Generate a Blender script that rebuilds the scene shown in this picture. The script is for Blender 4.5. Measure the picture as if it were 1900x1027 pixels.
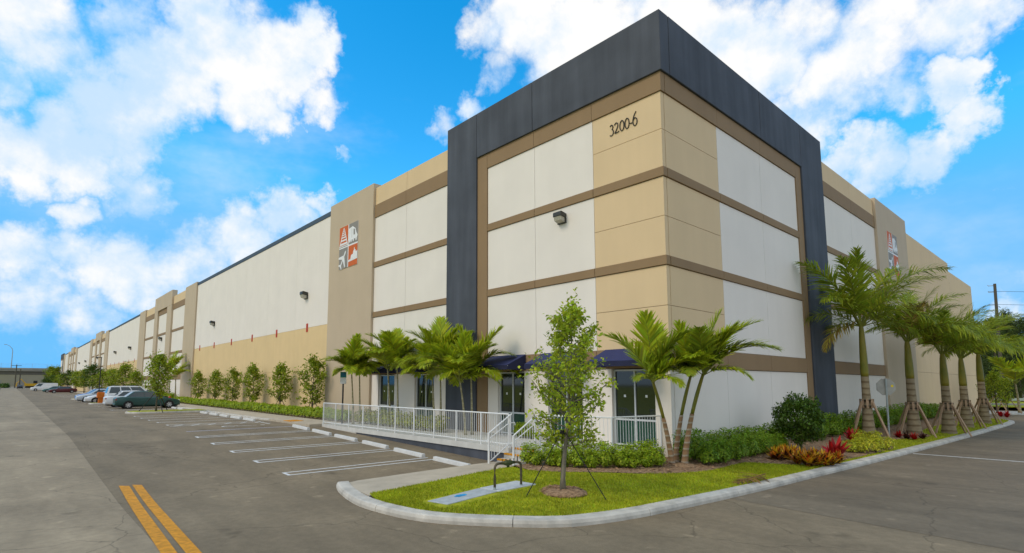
import bpy, bmesh, math, random
import numpy as np
from mathutils import Vector, Matrix, Quaternion
R = math.radians
rng = random.Random(7)
nr = np.random.default_rng(11)
sc = bpy.context.scene
for o in list(bpy.data.objects): bpy.data.objects.remove(o)
col = sc.collection

# ------------------------------------------------------------------ camera
CAM = Vector((-15.5593, -9.0503, 2.05)); YAW, PIT, ROL = 0.71362, 0.10773, 0.0012485
FPX, PX0, PY0 = 1006.64, 950-52.494, 513.5+90.838
fw = Vector((math.sin(YAW)*math.cos(PIT), math.cos(YAW)*math.cos(PIT), math.sin(PIT)))
rt0 = Vector((math.cos(YAW), -math.sin(YAW), 0)); up0 = rt0.cross(fw)
rt = rt0*math.cos(ROL)+up0*math.sin(ROL); up = up0*math.cos(ROL)-rt0*math.sin(ROL)
cd = bpy.data.cameras.new('camera'); co = bpy.data.objects.new('camera', cd); col.objects.link(co)
co.matrix_world = Matrix(((rt.x, up.x, -fw.x, CAM.x), (rt.y, up.y, -fw.y, CAM.y), (rt.z, up.z, -fw.z, CAM.z), (0, 0, 0, 1)))
cd.sensor_width = 36; cd.lens = FPX/1900*36; cd.shift_x = 52.494/1900; cd.shift_y = 90.838/1900
cd.clip_start = 0.1; cd.clip_end = 5000
sc.camera = co
def ray(x, y): return fw+rt*((x-PX0)/FPX)+up*((PY0-y)/FPX)
def onz(x, y, z): d = ray(x, y); return CAM+d*((z-CAM.z)/d.z)
def onx(x, y, X): d = ray(x, y); return CAM+d*((X-CAM.x)/d.x)
def ony(x, y, Y): d = ray(x, y); return CAM+d*((Y-CAM.y)/d.y)
def pxm(p): return FPX/((Vector(p)-CAM).dot(fw))     # photo pixels per metre at p

# ------------------------------------------------------------------ sky and sun
SUN_DIR = Vector((-0.76, 0.22, 0.82)).normalized()   # towards the sun
SKY_STRENGTH = 0.1
world = bpy.data.worlds.new('World'); sc.world = world; world.use_nodes = True
wt = world.node_tree; wt.nodes.clear()
def N(t, **k):
    n = wt.nodes.new(t)
    for a, v in k.items(): setattr(n, a, v)
    return n
def lk(a, b): wt.links.new(a, b)
def math_(op, a, b=None, clamp=False):
    n = N('ShaderNodeMath', operation=op, use_clamp=clamp)
    for i, v in enumerate((a, b)):
        if v is None: continue
        if isinstance(v, (int, float)): n.inputs[i].default_value = v
        else: lk(v, n.inputs[i])
    return n.outputs[0]
def vmath(op, a, b=None, out=0):
    n = N('ShaderNodeVectorMath', operation=op)
    for i, v in enumerate((a, b)):
        if v is None: continue
        if isinstance(v, (tuple, list, Vector)): n.inputs[i].default_value = tuple(v)
        else: lk(v, n.inputs[i])
    return n.outputs[out]
def maprange(v, a, b, c, d, smooth=True):
    n = N('ShaderNodeMapRange', interpolation_type='SMOOTHSTEP' if smooth else 'LINEAR')
    lk(v, n.inputs[0])
    for i, q in enumerate((a, b, c, d)): n.inputs[i+1].default_value = q
    return n.outputs[0]
wout = N('ShaderNodeOutputWorld'); bg = N('ShaderNodeBackground'); lk(bg.outputs[0], wout.inputs[0])
bg.inputs[1].default_value = SKY_STRENGTH
sky = N('ShaderNodeTexSky', sky_type='NISHITA'); sky.sun_disc = False
sky.sun_elevation = math.asin(SUN_DIR.z); sky.sun_rotation = math.atan2(SUN_DIR.x, SUN_DIR.y)
sky.altitude = 0; sky.air_density = 1.0; sky.dust_density = 0.4; sky.ozone_density = 3.0
tc = N('ShaderNodeTexCoord')
dirv = vmath('NORMALIZE', tc.outputs['Generated'])
hs = N('ShaderNodeHueSaturation'); hs.inputs['Hue'].default_value = 0.487; hs.inputs['Saturation'].default_value = 1.42; hs.inputs['Value'].default_value = 1.62
lk(sky.outputs[0], hs.inputs['Color'])
def noise(vec, scale, detail, rough, lac=2.0):
    n = N('ShaderNodeTexNoise'); n.inputs['Scale'].default_value = scale; n.inputs['Detail'].default_value = detail
    n.inputs['Roughness'].default_value = rough; n.inputs['Lacunarity'].default_value = lac; lk(vec, n.inputs['Vector']); return n
w1 = noise(dirv, 5.0, 3, 0.5); w2 = noise(dirv, 19.0, 5, 0.62)
warp = vmath('ADD', vmath('SCALE', vmath('SUBTRACT', w1.outputs['Color'], (0.5, 0.5, 0.5))), vmath('SCALE', vmath('SUBTRACT', w2.outputs['Color'], (0.5, 0.5, 0.5))))
for n in wt.nodes:
    if n.type == 'VECT_MATH' and n.operation == 'SCALE': n.inputs['Scale'].default_value = 0.1
dw = vmath('NORMALIZE', vmath('ADD', dirv, warp))
# cloud banks: (pixel x, pixel y, pixel radius, weight) of what the photograph shows, then more of the same round the rest of the sky
BANKS = [(30,285,95,1),(130,262,100,1),(235,215,105,1),(330,150,110,1),(420,95,105,1),(520,120,85,1),(585,75,55,.95),(605,190,45,.7),(470,205,70,.9),(390,40,80,.95),
 (255,45,85,.8),(60,50,140,.82),(150,110,100,.75),(15,150,70,.7),
 (135,388,48,.8),(240,352,75,.68),(300,372,45,.5),
 (40,470,90,.85),(150,470,70,.7),(250,500,85,.8),(345,500,90,.8),(440,455,75,.85),(530,410,62,.9),(590,388,38,.9),(60,560,100,.7),(180,590,90,.7),(90,640,70,.45),(20,430,50,.7),
 (905,60,62,.9),(985,40,95,1),(1060,90,95,1),(1140,70,95,.9),(930,130,45,.75),(1250,20,95,.9),(1330,60,110,1),(1430,70,120,1),(1500,20,110,.9),(1560,130,115,.9),
 (1650,60,125,.88),(1770,40,115,.85),(1870,15,80,.8),(1670,160,85,.85),(1770,165,62,1),(1790,235,62,1),(1730,300,70,1),(1640,310,80,1),(1570,290,60,.95),(1830,205,30,.7),(1480,210,80,.75),
 (636,286,22,.55),(872,196,36,.75),(818,245,30,.6),(1890,555,55,.7),(1895,500,40,.6),(1884,372,16,.5)]
banks = []
for (x, y, r, w) in BANKS:
    d = ray(x, y).normalized(); e = ray(x+r, y).normalized(); banks.append((d, d.dot(e), w))
# the soft light says the sky behind the camera is mostly cloud: a few broad banks
for k in range(9):
    az = YAW+R(100)+k*R(20); el = R((10, 45, 14, 55, 20, 50, 12, 42, 14)[k])
    d = Vector((math.sin(az)*math.cos(el), math.cos(az)*math.cos(el), math.sin(el))); banks.append((d, math.cos(R(27)), 1.15))
banks.append((Vector((0, 0, 1)), math.cos(R(18)), 1.0))
acc = None
for (d, cr, w) in banks:
    dt = vmath('DOT_PRODUCT', dw, d, out=1)
    f = maprange(dt, 1-(1-cr)*2.1, 1.0, 0.0, w*1.0, smooth=False)
    acc = f if acc is None else math_('MAXIMUM', acc, f)
fb = noise(dirv, 9.0, 9, 0.60); fb2 = noise(dirv, 3.2, 4, 0.5)
dens = math_('ADD', acc, math_('MULTIPLY', math_('SUBTRACT', fb.outputs['Fac'], 0.5), 1.15))
alpha = maprange(dens, 0.33, 0.88, 0.0, 1.0)
thin = noise(vmath('MULTIPLY', dirv, (1.0, 1.0, 2.2)), 2.3, 6, 0.6)
veil = maprange(thin.outputs['Fac'], 0.46, 0.80, 0.0, 0.45)
alpha2 = math_('MAXIMUM', alpha, veil)
# light and shade inside the clouds: thick parts and undersides go pale blue
lit = noise(vmath('ADD', dirv, tuple(SUN_DIR*-0.03)), 9.0, 9, 0.6)
shd = math_('SUBTRACT', lit.outputs['Fac'], fb.outputs['Fac'])
tone = math_('ADD', math_('MULTIPLY', shd, 1.5), math_('MULTIPLY', math_('SUBTRACT', fb2.outputs['Fac'], 0.5), 2.1))
tone = maprange(tone, -0.40, 0.30, 0.0, 1.0)
cm = N('ShaderNodeMix', data_type='RGBA'); lk(tone, cm.inputs[0])
cm.inputs[6].default_value = (6.0, 5.9, 5.75, 1); cm.inputs[7].default_value = (3.4, 4.55, 5.9, 1)
fin = N('ShaderNodeMix', data_type='RGBA'); lk(alpha2, fin.inputs[0]); lk(vmath('MINIMUM', hs.outputs[0], (.92, 3.15, 5.9)), fin.inputs[6]); lk(cm.outputs[2], fin.inputs[7])
lk(fin.outputs[2], bg.inputs[0])
world.cycles.sampling_method = 'MANUAL'; world.cycles.sample_map_resolution = 256

sd = bpy.data.lights.new('sun', 'SUN'); sd.energy = 0.78; sd.angle = R(22); sd.color = (1.0, 0.87, 0.68)
so = bpy.data.objects.new('sun', sd); col.objects.link(so); so.rotation_euler = SUN_DIR.to_track_quat('Z', 'Y').to_euler(); so.location = (-40, 20, 60)
vs = sc.view_settings; vs.view_transform = 'Standard'; vs.look = 'None'; vs.gamma = 1; vs.exposure = 0.80; vs.use_curve_mapping = False
sc.render.engine = 'CYCLES'; sc.cycles.max_bounces = 6; sc.cycles.transparent_max_bounces = 8

# ------------------------------------------------------------------ materials
MATS = {}
def mat(name, c, rough=0.8, var=0.12, scale=3.0, bump=0.0, bscale=60.0, spec=0.3, metal=0.0, island=0.0, transl=0.0, c2=None, stretch=(1,1,1), hue=0.0, obj=True):
    if name in MATS: return MATS[name]
    m = bpy.data.materials.new(name); m.use_nodes = True; t = m.node_tree; n = t.nodes; b = n['Principled BSDF']
    b.inputs['Roughness'].default_value = rough; b.inputs['Specular IOR Level'].default_value = spec; b.inputs['Metallic'].default_value = metal
    tcn = n.new('ShaderNodeTexCoord'); mp = n.new('ShaderNodeMapping'); mp.inputs['Scale'].default_value = stretch
    if obj: t.links.new(tcn.outputs['Object'], mp.inputs[0])
    else:
        g = n.new('ShaderNodeNewGeometry'); t.links.new(g.outputs['Position'], mp.inputs[0])
    nz = n.new('ShaderNodeTexNoise'); nz.inputs['Scale'].default_value = scale; nz.inputs['Detail'].default_value = 6; nz.inputs['Roughness'].default_value = 0.62
    t.links.new(mp.outputs[0], nz.inputs['Vector'])
    src = nz.outputs['Fac']
    lo = tuple(v*(1-var) for v in c); hi = tuple(min(1, v*(1+var)) for v in (c2 or c))
    mr = n.new('ShaderNodeMapRange'); mr.inputs[1].default_value = 0.3; mr.inputs[2].default_value = 0.7; t.links.new(src, mr.inputs[0])
    mx = n.new('ShaderNodeMix'); mx.data_type = 'RGBA'; t.links.new(mr.outputs[0], mx.inputs[0]); mx.inputs[6].default_value = (*lo, 1); mx.inputs[7].default_value = (*hi, 1)
    outc = mx.outputs[2]
    if island > 0:
        g2 = n.new('ShaderNodeNewGeometry'); hsn = n.new('ShaderNodeHueSaturation')
        m2 = n.new('ShaderNodeMapRange'); m2.inputs[3].default_value = 1-island; m2.inputs[4].default_value = 1+island
        t.links.new(g2.outputs['Random Per Island'], m2.inputs[0]); t.links.new(m2.outputs[0], hsn.inputs['Value'])
        if hue > 0:
            wn = n.new('ShaderNodeTexWhiteNoise'); wn.noise_dimensions = '1D'; t.links.new(g2.outputs['Random Per Island'], wn.inputs['W'])
            m3 = n.new('ShaderNodeMapRange'); m3.inputs[3].default_value = 0.5-hue; m3.inputs[4].default_value = 0.5+hue
            t.links.new(wn.outputs['Value'], m3.inputs[0]); t.links.new(m3.outputs[0], hsn.inputs['Hue'])
        t.links.new(outc, hsn.inputs['Color']); outc = hsn.outputs[0]
    t.links.new(outc, b.inputs['Base Color'])
    if bump > 0:
        bn = n.new('ShaderNodeTexNoise'); bn.inputs['Scale'].default_value = bscale; bn.inputs['Detail'].default_value = 4; t.links.new(mp.outputs[0], bn.inputs['Vector'])
        bp = n.new('ShaderNodeBump'); bp.inputs['Strength'].default_value = bump; bp.inputs['Distance'].default_value = 0.02
        t.links.new(bn.outputs['Fac'], bp.inputs['Height']); t.links.new(bp.outputs[0], b.inputs['Normal'])
    if transl > 0:
        tr = n.new('ShaderNodeBsdfTranslucent'); t.links.new(outc, tr.inputs[0]); ms = n.new('ShaderNodeMixShader'); ms.inputs[0].default_value = transl
        t.links.new(b.outputs[0], ms.inputs[1]); t.links.new(tr.outputs[0], ms.inputs[2]); t.links.new(ms.outputs[0], n['Material Output'].inputs[0])
    MATS[name] = m; return m

def wallmat(name, c, var=0.05, streak=0.05):
    """painted concrete: faint mottling, faint vertical rain streaks, fine texture"""
    m = bpy.data.materials.new(name); m.use_nodes = True; t = m.node_tree; n = t.nodes; b = n['Principled BSDF']; b.inputs['Roughness'].default_value = 0.75; b.inputs['Specular IOR Level'].default_value = 0.25
    g = n.new('ShaderNodeNewGeometry')
    def nz(scale, st, det):
        mp = n.new('ShaderNodeMapping'); mp.inputs['Scale'].default_value = st; t.links.new(g.outputs['Position'], mp.inputs[0])
        q = n.new('ShaderNodeTexNoise'); q.inputs['Scale'].default_value = scale; q.inputs['Detail'].default_value = det; t.links.new(mp.outputs[0], q.inputs['Vector'])
        r = n.new('ShaderNodeMapRange'); r.inputs[1].default_value = .25; r.inputs[2].default_value = .75; t.links.new(q.outputs['Fac'], r.inputs[0]); return r
    a = nz(0.6, (1, 1, 1), 5); a.inputs[3].default_value = 1-var; a.inputs[4].default_value = 1+var
    s = nz(2.2, (1, 1, 0.08), 4); s.inputs[3].default_value = 1-streak; s.inputs[4].default_value = 1+streak
    mu = n.new('ShaderNodeMath'); mu.operation = 'MULTIPLY'; t.links.new(a.outputs[0], mu.inputs[0]); t.links.new(s.outputs[0], mu.inputs[1])
    h = n.new('ShaderNodeHueSaturation'); h.inputs['Color'].default_value = (*c, 1); t.links.new(mu.outputs[0], h.inputs['Value']); t.links.new(h.outputs[0], b.inputs['Base Color'])
    bn = n.new('ShaderNodeTexNoise'); bn.inputs['Scale'].default_value = 35; bn.inputs['Detail'].default_value = 3; t.links.new(g.outputs['Position'], bn.inputs['Vector'])
    bp = n.new('ShaderNodeBump'); bp.inputs['Strength'].default_value = 0.12; bp.inputs['Distance'].default_value = 0.01; t.links.new(bn.outputs['Fac'], bp.inputs['Height']); t.links.new(bp.outputs[0], b.inputs['Normal'])
    MATS[name] = m; return m

def asphalt(name, c, crack=True, light=0.0):
    m = bpy.data.materials.new(name); m.use_nodes = True; t = m.node_tree; n = t.nodes; b = n['Principled BSDF']; b.inputs['Roughness'].default_value = 0.85; b.inputs['Specular IOR Level'].default_value = 0.25
    g = n.new('ShaderNodeNewGeometry')
    def nz(scale, det, a, bb, lo, hi, st=(1, 1, 1), rough=.6):
        mp = n.new('ShaderNodeMapping'); mp.inputs['Scale'].default_value = st; t.links.new(g.outputs['Position'], mp.inputs[0])
        q = n.new('ShaderNodeTexNoise'); q.inputs['Scale'].default_value = scale; q.inputs['Detail'].default_value = det; q.inputs['Roughness'].default_value = rough; t.links.new(mp.outputs[0], q.inputs['Vector'])
        r = n.new('ShaderNodeMapRange'); r.inputs[1].default_value = a; r.inputs[2].default_value = bb; r.inputs[3].default_value = lo; r.inputs[4].default_value = hi; t.links.new(q.outputs['Fac'], r.inputs[0]); return r.outputs[0]
    def mul(a, bb):
        q = n.new('ShaderNodeMath'); q.operation = 'MULTIPLY'; t.links.new(a, q.inputs[0]); t.links.new(bb, q.inputs[1]); return q.outputs[0]
    v = mul(nz(0.28, 5, .3, .7, .84, 1.15), nz(1.1, 7, .3, .7, .82, 1.15, st=(1, .25, 1)))
    v = mul(v, nz(95, 3, .3, .7, .80, 1.2)); v = mul(v, nz(7, 6, .35, .62, .90, 1.05))
    v = mul(v, nz(2.7, 2, .70, .78, 1.0, 1.35, rough=.3)); v = mul(v, nz(.9, 3, .24, .34, .62, 1.0, rough=.5)); v = mul(v, nz(.5, 6, .58, .72, 1.0, 1.22, st=(.25, 1, 1)))
    if crack:
        w = n.new('ShaderNodeTexNoise'); w.inputs['Scale'].default_value = 1.3; w.inputs['Detail'].default_value = 6; t.links.new(g.outputs['Position'], w.inputs['Vector'])
        ad = n.new('ShaderNodeMix'); ad.data_type = 'RGBA'; ad.blend_type = 'LINEAR_LIGHT'; ad.inputs[0].default_value = 0.35; t.links.new(g.outputs['Position'], ad.inputs[6]); t.links.new(w.outputs['Color'], ad.inputs[7])
        vo = n.new('ShaderNodeTexVoronoi'); vo.feature = 'DISTANCE_TO_EDGE'; vo.inputs['Scale'].default_value = 0.22; t.links.new(ad.outputs[2], vo.inputs['Vector'])
        r = n.new('ShaderNodeMapRange'); r.inputs[1].default_value = 0.0; r.inputs[2].default_value = 0.0045; r.inputs[3].default_value = .62; r.inputs[4].default_value = 1.0; t.links.new(vo.outputs['Distance'], r.inputs[0])
        v = mul(v, r.outputs[0])
    h = n.new('ShaderNodeHueSaturation'); h.inputs['Color'].default_value = (*c, 1); t.links.new(v, h.inputs['Value']); t.links.new(h.outputs[0], b.inputs['Base Color'])
    bn = n.new('ShaderNodeTexNoise'); bn.inputs['Scale'].default_value = 120; bn.inputs['Detail'].default_value = 2; t.links.new(g.outputs['Position'], bn.inputs['Vector'])
    bp = n.new('ShaderNodeBump'); bp.inputs['Strength'].default_value = 0.3; bp.inputs['Distance'].default_value = 0.006; t.links.new(bn.outputs['Fac'], bp.inputs['Height']); t.links.new(bp.outputs[0], b.inputs['Normal'])
    MATS[name] = m; return m

WHITE = wallmat('white_wall_paint', (.82, .755, .675), .035, .015); BEIGE = wallmat('beige_wall_paint', (.72, .535, .315), .035, .02); TAN = wallmat('tan_wall_paint', (.54, .43, .30), .04, .02)
SAND = wallmat('sand_wall_paint', (.74, .545, .285), .045, .025); BROWN = wallmat('brown_trim_paint', (.29, .19, .10), .05, .03); DARK = wallmat('charcoal_frame_paint', (.074, .081, .098), .2, .2)
SLATE = wallmat('slate_cap_paint', (.07, .10, .14)); ROOF = mat('roof_grey', (.35, .35, .35)); COREM = mat('joint_dark', (.05, .045, .04))
ASPH = asphalt('lot_asphalt', (.222, .172, .108)); ASPH2 = asphalt('road_asphalt', (.310, .245, .160)); ASPH3 = asphalt('side_asphalt', (.190, .150, .100))
CONC = mat('concrete', (.50, .47, .41), .85, .16, 2.5, .15, 80, obj=False); KERB = mat('kerb_concrete', (.50, .465, .40), .85, .28, 2.2, .2, 60, obj=False)
WALK = mat('walk_concrete', (.47, .40, .30), .85, .14, 1.5, .15, 60, obj=False); PAD = mat('pad_concrete', (.50, .52, .53), .8, .12, 6, .15, 60)
LINE = mat('white_line_paint', (.70, .69, .66), .7, .22, 9, obj=False); YLINE = mat('yellow_line_paint', (.60, .255, .008), .7, .30, 11, obj=False); BLINE = mat('pale_blue_line_paint', (.55, .58, .72), .7, .15, 8, obj=False)
STOPM = mat('wheel_stop_concrete', (.62, .61, .58), .8, .1, 5, .1, 60)
GRASSM = mat('grass_ground', (.24, .28, .010), .9, .3, 3.5, .5, 90, c2=(.38, .37, .012), obj=False)
BLADE = mat('grass_blade', (.37, .41, .014), .7, .32, 1.1, island=.35, hue=.03, transl=.3)
MULCH = mat('mulch', (.20, .115, .06), .95, .5, 14, .8, 70, c2=(.33, .21, .12), obj=False); CHIP = mat('mulch_chip', (.30, .18, .10), .9, .3, 6, island=.5)
RAILW = mat('white_railing_paint', (.78, .78, .76), .4, .04, 8, spec=.5); ALU = mat('aluminium_frame', (.62, .64, .64), .4, .05, 8, spec=.5)
GLASS = mat('tinted_glass', (.012, .020, .016), .04, .3, .8, spec=.7); GLASSG = mat('green_glass', (.015, .06, .04), .08, .3, 1, spec=.6)
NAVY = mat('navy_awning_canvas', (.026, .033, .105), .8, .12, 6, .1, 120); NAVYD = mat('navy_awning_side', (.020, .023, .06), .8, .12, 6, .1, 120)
ORANGE = mat('sign_orange', (.62, .125, .012), .6, .04); SGREY = mat('sign_grey', (.27, .245, .21), .6, .04); SWHITE = mat('sign_white', (.80, .80, .79), .6, .03)
BRONZE = mat('dark_bronze_metal', (.035, .033, .026), .45, .1, spec=.5); LENS = mat('lamp_lens', (.42, .39, .32), .25, .25, 30, spec=.6); DIGIT = mat('number_dark', (.035, .028, .02), .5, .05)
REDM = mat('red_marker_paint', (.48, .05, .02), .6, .08); BLACKM = mat('black_metal', (.018, .018, .018), .5, .1); GALV = mat('galvanised_steel', (.34, .39, .385), .5, .12, 10, spec=.5)
SIGNB = mat('sign_back_aluminium', (.34, .335, .30), .55, .18, 4, spec=.4); YSTICK = mat('yellow_sticker', (.8, .62, .02), .6, .05)
PIPE = mat('bronze_pipe', (.085, .06, .035), .5, .35, 14, .2, 40, spec=.4, c2=(.12, .10, .05)); PIPEG = mat('green_valve_body', (.06, .075, .025), .5, .4, 20, .3, 40)
BARK = mat('bark', (.19, .165, .12), .9, .3, 14, .5, 40, stretch=(1, 1, .3)); BARKD = mat('dark_bark', (.10, .085, .06), .9, .3, 14, .5, 40)
LEAF = mat('oak_leaf', (.34, .43, .028), .6, .25, 1.2, island=.40, hue=.025, transl=0.45, c2=(.44, .52, .03)); LEAFD = mat('dark_leaf', (.07, .135, .012), .5, .25, 1.5, island=.45, hue=.02, transl=0.35)
LEAFM = mat('mid_leaf', (.27, .34, .018), .6, .25, 1.2, island=.45, hue=.03, transl=0.42); LEAFH = mat('hedge_leaf', (.36, .47, .025), .45, .25, 1.2, island=.45, hue=.025, transl=0.42)
LEAFHD = mat('hedge_leaf_deep', (.23, .36, .024), .45, .25, 1.2, island=.45, hue=.025, transl=0.4); LEAFY = mat('variegated_leaf', (.55, .55, .03), .5, .3, 2, island=.5, hue=.03, transl=.3)
LEAFYG = mat('yellow_green_leaf', (.34, .37, .025), .5, .3, 2, island=.5, hue=.03, transl=.3)
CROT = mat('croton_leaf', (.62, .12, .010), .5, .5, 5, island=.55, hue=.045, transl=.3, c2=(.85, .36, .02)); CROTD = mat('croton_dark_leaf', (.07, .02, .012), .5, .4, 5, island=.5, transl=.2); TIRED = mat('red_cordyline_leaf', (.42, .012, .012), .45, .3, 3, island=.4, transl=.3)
FROND = mat('palm_leaflet', (.26, .33, .025), .5, .2, .8, island=.35, hue=.03, transl=0.42, c2=(.34, .40, .03)); FRONDY = mat('bright_palm_leaflet', (.40, .50, .022), .5, .2, .8, island=.35, hue=.03, transl=0.45, c2=(.46, .52, .025))
FRONDB = mat('browning_palm_leaflet', (.36, .27, .05), .6, .3, 1.5, island=.5, hue=.03, transl=.3); RACH = mat('palm_stem', (.20, .22, .03), .6, .2, 3); DRY = mat('dry_frond', (.20, .11, .03), .8, .4, 3, island=.5, hue=.02); 
SHAFT = mat('crownshaft_green', (.155, .19, .02), .45, .25, 2.5, c2=(.22, .17, .02), stretch=(1, 1, .35)); STAKE = mat('wood_stake', (.40, .27, .17), .85, .25, 7, stretch=(6, 6, .5)); STRAP = mat('strap_black', (.015, .015, .015), .7)
CASU = mat('casuarina_needle', (.075, .11, .025), .8, .3, .5, island=.45, transl=.25)
def trunkmat(name, c, c2, scale, ringw=.6):
    m = bpy.data.materials.new(name); m.use_nodes = True; t = m.node_tree; n = t.nodes; b = n['Principled BSDF']; b.inputs['Roughness'].default_value = .9
    tcn = n.new('ShaderNodeTexCoord'); w = n.new('ShaderNodeTexWave'); w.bands_direction = 'Z'; w.inputs['Scale'].default_value = scale; w.inputs['Distortion'].default_value = 1.2; w.inputs['Detail'].default_value = 3; w.inputs['Detail Scale'].default_value = 2
    t.links.new(tcn.outputs['Object'], w.inputs['Vector'])
    r = n.new('ShaderNodeMapRange'); r.inputs[1].default_value = ringw; r.inputs[2].default_value = 1; t.links.new(w.outputs['Fac'], r.inputs[0])
    nz = n.new('ShaderNodeTexNoise'); nz.inputs['Scale'].default_value = 5; nz.inputs['Detail'].default_value = 6; t.links.new(tcn.outputs['Object'], nz.inputs['Vector'])
    mx = n.new('ShaderNodeMix'); mx.data_type = 'RGBA'; mx.inputs[6].default_value = (*c, 1); mx.inputs[7].default_value = (*c2, 1); t.links.new(r.outputs[0], mx.inputs[0])
    h = n.new('ShaderNodeHueSaturation'); mr = n.new('ShaderNodeMapRange'); mr.inputs[3].default_value = .55; mr.inputs[4].default_value = 1.45; t.links.new(nz.outputs['Fac'], mr.inputs[0]); t.links.new(mr.outputs[0], h.inputs['Value']); t.links.new(mx.outputs[2], h.inputs['Color'])
    t.links.new(h.outputs[0], b.inputs['Base Color'])
    bp = n.new('ShaderNodeBump'); bp.inputs['Strength'].default_value = .5; bp.inputs['Distance'].default_value = .02; t.links.new(w.outputs['Fac'], bp.inputs['Height']); t.links.new(bp.outputs[0], b.inputs['Normal'])
    MATS[name] = m; return m
TRUNKR = trunkmat('royal_palm_trunk', (.30, .235, .14), (.17, .115, .06), 1.1); TRUNKS = trunkmat('slim_palm_trunk', (.29, .26, .14), (.38, .34, .22), 1.6, .7); TRUNKG = trunkmat('ringed_bare_trunk', (.27, .16, .08), (.38, .32, .24), 1.7, .72)

# ------------------------------------------------------------------ mesh helpers
class MB:
    def __init__(s): s.v = []; s.f = []
    def poly(s, pts):
        i = len(s.v); s.v += [tuple(p) for p in pts]; s.f.append(tuple(range(i, i+len(pts))))
    def box(s, x0, x1, y0, y1, z0, z1):
        i = len(s.v); s.v += [(x0,y0,z0),(x1,y0,z0),(x1,y1,z0),(x0,y1,z0),(x0,y0,z1),(x1,y0,z1),(x1,y1,z1),(x0,y1,z1)]
        s.f += [tuple(i+k for k in q) for q in ((3,2,1,0),(4,5,6,7),(0,1,5,4),(1,2,6,5),(2,3,7,6),(3,0,4,7))]
    def prism(s, pts, ax, a, b):
        """2-D outline extruded along axis ax from a to b"""
        n = len(pts); i = len(s.v)
        def P(p, h): return (h, p[0], p[1]) if ax == 'x' else ((p[0], h, p[1]) if ax == 'y' else (p[0], p[1], h))
        s.v += [P(p, a) for p in pts]+[P(p, b) for p in pts]
        s.f += [tuple(range(i+n-1, i-1, -1)), tuple(range(i+n, i+2*n))]+[(i+k, i+(k+1) % n, i+n+(k+1) % n, i+n+k) for k in range(n)]
    def tube(s, pts, rad, n=8, cap=True):
        pts = [Vector(p) for p in pts]; rad = [rad]*len(pts) if isinstance(rad, (int, float)) else rad
        i0 = len(s.v); ref = Vector((0, 0, 1))
        for k, p in enumerate(pts):
            t = (pts[min(k+1, len(pts)-1)]-pts[max(k-1, 0)]).normalized()
            a = t.cross(ref); a = t.cross(Vector((1, 0, 0))) if a.length < 1e-3 else a
            a.normalize(); b = t.cross(a)
            s.v += [tuple(p+(a*math.cos(2*math.pi*j/n)+b*math.sin(2*math.pi*j/n))*rad[k]) for j in range(n)]
        for k in range(len(pts)-1):
            for j in range(n):
                q = i0+k*n; s.f.append((q+j, q+(j+1) % n, q+n+(j+1) % n, q+n+j))
        if cap: s.f += [tuple(range(i0+n-1, i0-1, -1)), tuple(range(i0+(len(pts)-1)*n, i0+len(pts)*n))]
    def lathe(s, prof, n=16, o=(0, 0, 0), ax='z'):
        i0 = len(s.v)
        for (r, h) in prof:
            for j in range(n):
                c, d = r*math.cos(2*math.pi*j/n), r*math.sin(2*math.pi*j/n)
                p = (c, d, h) if ax == 'z' else ((c, h, d) if ax == 'y' else (h, c, d)); s.v.append((p[0]+o[0], p[1]+o[1], p[2]+o[2]))
        for k in range(len(prof)-1):
            for j in range(n): q = i0+k*n; s.f.append((q+j, q+(j+1) % n, q+n+(j+1) % n, q+n+j))
        s.f += [tuple(range(i0+n-1, i0-1, -1)), tuple(range(i0+(len(prof)-1)*n, i0+len(prof)*n))]
    def mesh(s, name, m, smooth=False):
        me = bpy.data.meshes.new(name); me.from_pydata(s.v, [], s.f)
        if m: me.materials.append(m)
        if smooth: me.polygons.foreach_set('use_smooth', [True]*len(me.polygons))
        me.update(); return me
    def build(s, name, m, parent=None, loc=(0, 0, 0), smooth=False, fixn=True):
        me = s.mesh(name, m, smooth)
        if fixn:
            b = bmesh.new(); b.from_mesh(me); bmesh.ops.recalc_face_normals(b, faces=b.faces); b.to_mesh(me); b.free()
        return link(name, me, parent, loc)
def link(name, me, parent=None, loc=(0, 0, 0), rot=(0, 0, 0), scale=(1, 1, 1)):
    o = bpy.data.objects.new(name, me); col.objects.link(o); o.location = loc; o.rotation_euler = rot; o.scale = scale
    if parent: o.parent = parent
    return o
def bevel(o, w=.01, seg=2):
    md = o.modifiers.new('bevel', 'BEVEL'); md.width = w; md.segments = seg; md.limit_method = 'ANGLE'; return o
def tag(o, label, cat, group=None):
    o['label'] = label; o['category'] = cat
    if group: o['group'] = group
    return o
def thing(name, label, cat, loc=(0, 0, 0), rz=0, group=None):
    o = bpy.data.objects.new(name, None); col.objects.link(o); o.location = loc; o.rotation_euler = (0, 0, rz); o.empty_display_size = .2
    return tag(o, label, cat, group)
def struct(o, label=None):
    o['kind'] = 'structure'
    if label: o['label'] = label
    return o
def copytree(o, parent=None):
    c = o.copy(); col.objects.link(c); c.parent = parent
    for ch in list(o.children): copytree(ch, c)
    return c
ORD = ['first', 'second', 'third', 'fourth', 'fifth', 'sixth', 'seventh', 'eighth', 'ninth', 'tenth', 'eleventh', 'twelfth', 'thirteenth', 'fourteenth', 'fifteenth', 'sixteenth', 'seventeenth', 'eighteenth']
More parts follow.
